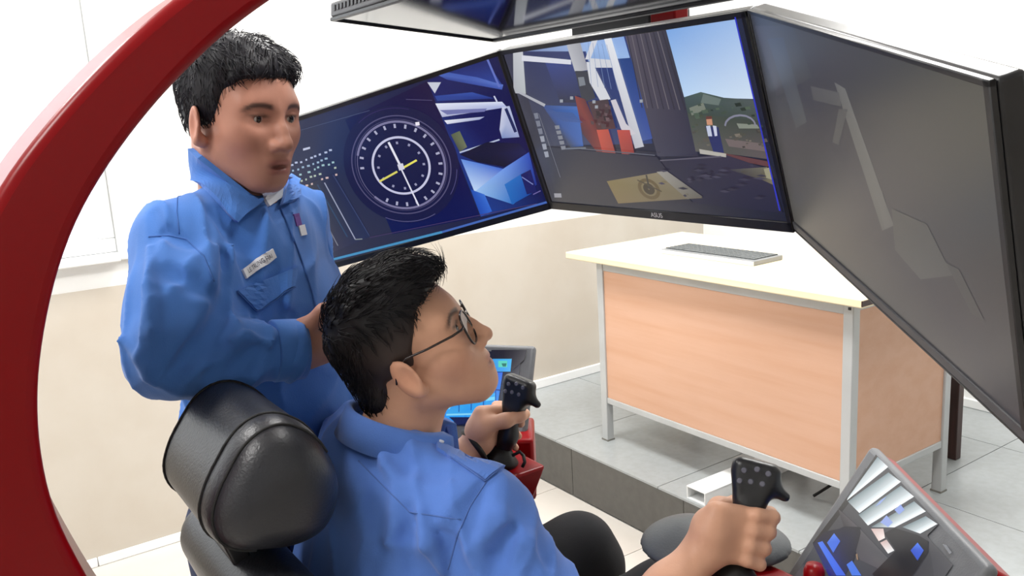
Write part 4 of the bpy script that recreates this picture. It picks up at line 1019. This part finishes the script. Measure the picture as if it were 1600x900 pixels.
# trousers and shoes
def trousers1(P):
    d = None
    for y0_, y1_, yk in ((1.0,.985,.985),(1.18,1.215,1.22)):
        e = s_chain(P, [(.46,y0_,.665),(.72,y1_,.69),(.95,yk,.708),(.975,yk,.66),(1.03,yk,.40),(1.06,yk,.17)], [.10,.086,.064,.062,.056,.055], .03)
        d = e if d is None else smin(d, e, .03)
    return d + wobble(P, 30, 9)*.002
sdf_obj('trousers', trousers1, (.33,.85,.08), (1.2,1.33,.82), .007, 'trouser_black', p1, 1)
for yk in (.985,1.22):
    sdf_obj('shoe', lambda P: smax(smin(s_ell(P, (1.16,yk,.105), (.12,.048,.04)), s_ell(P, (1.08,yk,.125), (.06,.042,.05)), .03), .0715-P[:,2], .004), (.98,yk-.08,.05), (1.32,yk+.08,.2), .006, 'shoe_black', p1, 1)
# glasses
gs = thing('eyeglasses', H1.wld((.09,0,0)), 'thin dark-rimmed glasses worn by the seated person', 'glasses')
for s in (-1,1):
    pts = []; k = 36
    for i in range(k):
        a = 2*math.pi*i/k; rx, rz = .0255, .0235; e = 2.8
        cx = math.copysign(abs(math.cos(a))**(2/e), math.cos(a))*rx; cz = math.copysign(abs(math.sin(a))**(2/e), math.sin(a))*rz
        pts.append(H1.wld((.101-abs(s*.034+cx)*.10, s*.034+cx, -.007+cz)))
    MB().tube(pts, .0017, 8, closed=True).build('rim', 'glasses_frame', gs, smooth=True)
    ce = np.mean(pts, 0); lv = MB(); nn_ = H1.R[:,0]*.0004
    lv.add([p+nn_ for p in pts]+[p-nn_ for p in pts], [tuple(range(k)), tuple(range(2*k-1,k-1,-1))]+[(i,(i+1)%k,(i+1)%k+k,i+k) for i in range(k)]); lv.build('lens', 'lens_glass', gs)
    MB().tube([H1.wld(p) for p in ((.095,s*.059,.002),(.092,s*.0675,.002),(.078,s*.0745,.002),(.04,s*.078,.003),(.008,s*.0805,.006),(-.012,s*.0825,-.003),(-.020,s*.083,-.02))], [.0016,.0018,.0018,.0017,.0017,.0016,.0014], 8).build('temple', 'glasses_frame', gs, smooth=True)
    MB().tube([H1.wld((.098,s*.011,-.004)), H1.wld((.100,s*.009,-.012)), H1.wld((.096,s*.0115,-.018))], .0013, 6).build('nose_pad', 'glasses_metal', gs, smooth=True)
MB().tube([H1.wld((.099,-.0105,.004)), H1.wld((.102,-.004,.007)), H1.wld((.102,.004,.007)), H1.wld((.099,.0105,.004))], .0015, 8).build('bridge', 'glasses_metal', gs, smooth=True)
# wrist band on the far arm
wb_ = thing('wristwatch', wL, 'dark watch strap on the left wrist of the seated person', 'watch')
ta = norm(wL-ELe); ua = norm(np.cross(ta, (0,0,1))); va = np.cross(ta, ua); cw = wL - ta*.012
MB().tube([cw + (ua*math.cos(a)+va*math.sin(a))*.0335 for a in np.linspace(0, 2*math.pi, 28, endpoint=False)], .0055, 8, closed=True).build('strap', 'black_rubber', wb_, smooth=True)
MB().tube([cw + va*.034, cw + va*.0405, cw + va*.042], [.017,.017,.014], 18).build('watch_case', 'glasses_metal', wb_, smooth=True)

# ---- standing instructor ----------------------------------------------
SK2 = (184,132,112)
p2 = thing('person', (.45,1.50,0), 'person standing in blue work shirt with name tag, one forearm reaching forward', 'person')
H2 = Head([[.367,.925,.094],[-.915,.377,-.142],[-.167,-.034,.985]], (.450,1.424,1.573), .003)
fb = norm((.65,-.755,0)); rb = np.array((fb[1],-fb[0],0))
N2 = np.array((.445,1.468,1.425)); S2R = at(278,380,1.335); E2R = at(262,560,1.215); W2R = at(459,546,1.315); K2R = at(498,532,1.335)
S2L = N2 - rb*.18 + np.array((0,0,-.05)); E2L = S2L + np.array((-.02,.03,-.27)); W2L = E2L + np.array((-.02,-.07,-.22))
def body2(P):
    d = H2.sdf(P)
    d = smin(d, s_chain(P, [H2.wld((-.025,0,-.055)), N2, N2-np.array((0,0,.1))], [.059,.06,.08], .02), .025)
    d = smin(d, s_loft(P, [(N2+fb*.0+np.array((0,0,-.06)),.13,.07),(N2+fb*.02+np.array((0,0,-.25)),.14,.08),(N2+fb*.02+np.array((0,0,-.45)),.13,.08)], rb, fb), .03)
    d = smin(d, s_chain(P, [N2-np.array((0,0,.06)), S2R, E2R, W2R], [.05,.042,.04,.028], .02), .03)
    d = smin(d, s_chain(P, [N2-np.array((0,0,.06)), S2L, E2L, W2L], [.05,.042,.04,.028], .02), .03)
    t = norm(K2R-W2R); up_ = norm(np.array((0,0,1))-t*t[2]); sd = np.cross(up_, t)
    g = lambda x, y, z: K2R + t*x + sd*y + up_*z
    d = smin(d, s_rc(P, W2R, g(-.02,0,0), .029, .028), .015)
    d = smin(d, s_box(P, g(.008,0,.002), (t, sd, up_), (.045,.016,.041), .015), .012)
    for i, (z, r) in enumerate([(.031,.0095),(.011,.0098),(-.010,.0095),(-.029,.0085)]):
        d = smin(d, s_chain(P, [g(.045,.002,z), g(.078-.004*i,-.004,z*1.05), g(.090-.004*i,-.022,z*1.0-.012), g(.082-.004*i,-.036,z-.022)], [r+.001,r,r*.95,r*.8], .006), .008)
    d = smin(d, s_chain(P, [g(-.02,-.012,.028), g(.012,-.026,.048), g(.038,-.034,.050)], [.015,.0125,.0095], .01), .012)
    t3 = norm(W2L-E2L); d = smin(d, s_rc(P, W2L, W2L+t3*.08, .028, .026), .015)
    for i in range(4): o_ = fb*(.024-.016*i); d = smin(d, s_chain(P, [W2L+t3*.07+o_, W2L+t3*.125+o_, W2L+t3*.16+o_+rb*.015], [.0105,.0095,.008], .006), .008)
    d = smin(d, s_chain(P, [W2L+t3*.02+fb*.02, W2L+t3*.06+fb*.045, W2L+t3*.095+fb*.05], [.014,.012,.0095], .01), .01)
    return d
b2 = sdf_obj('body', body2, (.12,1.08,.70), (.80,1.72,1.74), .0033, 'skin', p2, 1, lambda V: H2.color(V, SK2, (158,94,86), (58,44,42), .18))
eyes(H2, p2, (1,-.05,.0))
def hair2(P):
    q = H2.loc(P); d = s_ell(q, (-.012,0,.036), (.102,.084,.084))
    d = smin(d, s_ell(q, (-.002,0,.072), (.076,.070,.040)), .03)
    d = smin(d, s_ell(q, (.066,-.036,.072), (.015,.020,.018), None), .012)
    d = smin(d, s_ell(q, (.046,.034,.074), (.026,.030,.022)), .015)
    d = smin(d, s_ell(q, (-.055,0,-.025), (.032,.052,.042)), .03)
    g = hairline(q, [(-.10,-.035),(-.05,-.026),(-.042,.018),(-.015,.030),(.015,.035),(.04,.046),(.056,.060),(.066,.088),(.10,.12),(.13,.20)], 0)
    d = smax(d, g*.8, .008); d = smax(d, -.062-q[:,2]-q[:,0]*.3, .012)
    n_ = np.sin(q[:,1]*110+np.sin(q[:,0]*60)*1.5)*.4 + np.sin(q[:,0]*160+q[:,1]*90)*.35 + np.sin(q[:,1]*220+q[:,2]*120)*.25
    return d + n_*.0034*np.clip((q[:,2]+.01)/.05, .15, 1)
hcol2 = lambda V: np.tile(lin((30,29,36)), (len(V),1))
lo, hi = H2.t-.2, H2.t+.2
V, Q = polygonise(hair2, lo, hi, .003); V = relax(V, Q, 1); ho2 = link('hair', np_mesh('hair', V, Q, hcol2(V)), 'hair', p2)
N = vnorm(V, Q); ql_ = H2.loc(V.astype(np.float32))
def flow2(P, N_, r):
    q = H2.loc(P.astype(np.float32)); n = len(q); top = np.clip((q[:,2]-.05)/.04, 0, 1)[:,None]
    d = top*np.stack([np.full(n,.8), np.sign(q[:,1]-.01)*.5, np.full(n,-.1)],1) + (1-top)*np.stack([np.full(n,.15)-.4*(q[:,0]<-.03), np.zeros(n), -np.ones(n)],1)
    d = d + r.normal(size=d.shape)*.25; d = d@H2.R.T; return d - N_*(d*N_).sum(1)[:,None]
so = strands(hair2, H2, V, N, (ql_[:,2] > -.02)|(ql_[:,0] < -.05), flow2, 1800, lambda P: .020+.010*np.clip((H2.loc(P.astype(np.float32))[:,2]-.04)/.05,0,1), .0011, lambda P: .05+.10*np.clip((H2.loc(P.astype(np.float32))[:,2]-.06)/.04,0,1), 4, 'hair_strands', 'hair', ho2, hcol2)
so['kind'] = 'stuff'
t2 = norm(W2R-E2R)
def shirt2_base(P):
    c = N2
    d = s_loft(P, [(c+fb*.02+np.array((0,0,-.58)),.17,.115),(c+fb*.025+np.array((0,0,-.40)),.175,.125),(c+fb*.022+np.array((0,0,-.22)),.185,.125),(c+fb*.012+np.array((0,0,-.12)),.178,.105)], rb, fb, .06)
    d = smin(d, s_chain(P, [S2R-rb*.015, N2+rb*.05+np.array((0,0,-.028)), N2-rb*.05+np.array((0,0,-.028)), S2L+rb*.01], [.062,.062,.062,.06], .04), .07)
    mid = S2R*.45+E2R*.55
    d = smin(d, s_chain(P, [S2R, mid+np.array((.012,0,0)), E2R+np.array((.005,0,.01))], [.064,.074,.068], .03), .05)
    e = s_chain(P, [E2R+np.array((.01,0,.0)), E2R*.5+W2R*.5, W2R, W2R+t2*.04], [.064,.052,.043,.043], .03)
    e = smax(e, (P-(W2R+t2*.01).astype(np.float32))@t2.astype(np.float32), .005); d = smin(d, e, .022)
    d = smin(d, s_chain(P, [S2L, E2L, W2L], [.062,.06,.045], .03), .04)
    return d
FS2 = fold_set(shirt2_base, [
    ([(233,385),(236,450),(243,520),(256,590)], .013, -.004, .016, 1), ([(262,420),(300,440),(345,470)], .016, .012, .03, -1),
    ([(352,470),(330,520),(270,590)], .018, .011, .022, -1), ([(350,400),(360,440),(356,480)], .018, .012, .03, -1),
    ([(300,560),(340,545),(380,560)], .013, .0085, .018, -1), ([(330,590),(370,570),(410,545)], .013, .0085, .018, -1), ([(400,580),(420,560),(430,535)], .012, .008, .016, -1),
    ([(360,530),(390,525),(420,535)], .012, -.006, .016, 1), ([(420,500),(450,490),(490,500)], .014, .010, .03, -1), ([(190,530),(215,560),(240,600)], .013, -.006, .02, 1), ([(240,330),(250,360),(300,380)], .012, .008, .02, -1), ([(340,330),(370,370),(390,385)], .014, .0095, .03, -1)])
shirt2_f = with_folds(shirt2_base, FS2)
t2 = norm(W2R-E2R)
def shirt2(P): return shirt2_f(P) + wobble(P, 20, 11)*.002 + wrinkle(P, .0075, 33, 82, (0,0,1))
def shirt2_cut(P):
    d = shirt2(P)
    return smax(d, .85-P[:,2], .006)
sh2 = sdf_obj('shirt', shirt2_cut, (.08,1.05,.80), (.84,1.74,1.53), .0042, 'shirt_royal', p2, 1)
def cuff_f(P): return shirt2(P)
cf = [W2R - t2*.034, W2R + t2*.012]; u2 = norm(np.cross(t2,(0,0,1))); v2 = np.cross(t2,u2)
MB().tube([cf[0], cf[0]+t2*.002, cf[1], cf[1]+t2*.001], [.0445,.0475,.0465,.043], 28).build('cuff', 'shirt_royal', sh2, smooth=True)
def sh2n(P): return smin(shirt2(P), body2(P)+.002, .03)
patch('collar_leaf', sh2n, [(304,231),(411,316),(367,348),(307,284)], 'shirt_royal', sh2, 16, 8, .006, .005)
patch('collar_leaf', sh2n, [(436,322),(452,276),(468,284),(463,314)], 'shirt_royal', sh2, 8, 6, .005, .004)
patch('undershirt', sh2n, [(410,303),(444,284),(441,308),(421,322)], 'cloth_white', sh2, 6, 5, .0, .001)
nt_, Ht, Nt = patch('name_tag', shirt2, [(377,422),(424,389),(431,403),(384,436)], 'cloth_white', sh2, 10, 4, .001, .0025)
patch('pocket_flap', shirt2, [(369,455),(463,418),(458,447),(400,486)], 'shirt_royal', sh2, 12, 6, .001, .0035)
seam('seam', shirt2, [(369,457),(400,488),(459,449)], 'seam_royal', sh2, .0012, .003)
seam('seam', shirt2, [(438,325),(455,365),(472,410),(487,455),(500,510)], 'seam_royal', sh2, .0016, .001)
seam('seam', shirt2, [(232,370),(265,368),(292,374),(318,400),(335,440)], 'seam_royal', sh2, .0014, .0)
seam('seam', shirt2, [(278,290),(276,330),(280,366)], 'seam_royal', sh2, .001, .0)
patch('logo', shirt2, [(458,335),(466,333),(471,352),(463,354)], 'print_red', sh2, 4, 4, .0008, .001)
patch('logo', shirt2, [(466,353),(475,351),(479,367),(470,369)], 'print_white', sh2, 4, 4, .0008, .001)
tx_ = text('lettering', 'LE TRUNG HAI', 1.0, (0,0,0), (1,0,0), (0,-1,0), (0,0,1), 'print_dark', None, 0.0)
co = np.zeros(len(tx_.data.vertices)*3); tx_.data.vertices.foreach_get('co', co); co = co.reshape(-1,3)
u = .12+.76*(co[:,0]-co[:,0].min())/np.ptp(co[:,0]); v = .72-.46*(co[:,1]-co[:,1].min())/np.ptp(co[:,1]); tq = np.array([(377,422),(424,389),(431,403),(384,436)], float)
pp_ = tq[0]*((1-u)*(1-v))[:,None]+tq[1]*(u*(1-v))[:,None]+tq[2]*(u*v)[:,None]+tq[3]*((1-u)*v)[:,None]
Hx, _ = march(shirt2, pp_[:,0], pp_[:,1]); Nx = grads(shirt2, Hx, .006); tx_.data.vertices.foreach_set('co', (Hx+Nx*.0040-np.array(root_loc(nt_))).astype(np.float32).ravel()); tx_.data.update(); tx_.parent = nt_
def trousers2(P):
    d = None
    for s in (-1,1):
        hp = N2 + rb*.09*s + np.array((0,0,-.55)); e = s_chain(P, [hp, (hp[0]+rb[0]*.01*s, hp[1], .48), (hp[0]+rb[0]*.01*s, hp[1]+.01, .09)], [.105,.078,.065], .03)
        d = e if d is None else smin(d, e, .04)
    return d + wobble(P, 25, 13)*.002
sdf_obj('trousers', trousers2, (.18,1.3,.0), (.72,1.70,1.02), .008, 'trouser_navy', p2, 1)
for s in (-1,1):
    hp = N2 + rb*.10*s
    def shoe(P, hp=hp):
        c0 = np.array((hp[0],hp[1]+.01,.05)); 
        Rz = np.array([[fb[0],-fb[1],0],[fb[1],fb[0],0],[0,0,1]])
        return smax(smin(s_ell(P, c0+fb*.05+np.array((0,0,-.01)), (.13,.048,.045), Rz), s_ell(P, c0-fb*.03+np.array((0,0,.02)), (.06,.044,.055), Rz), .03), .001-P[:,2], .004)
    sdf_obj('shoe', shoe, (hp[0]-.2,hp[1]-.22,-.02), (hp[0]+.2,hp[1]+.2,.16), .007, 'shoe_black', p2, 1)
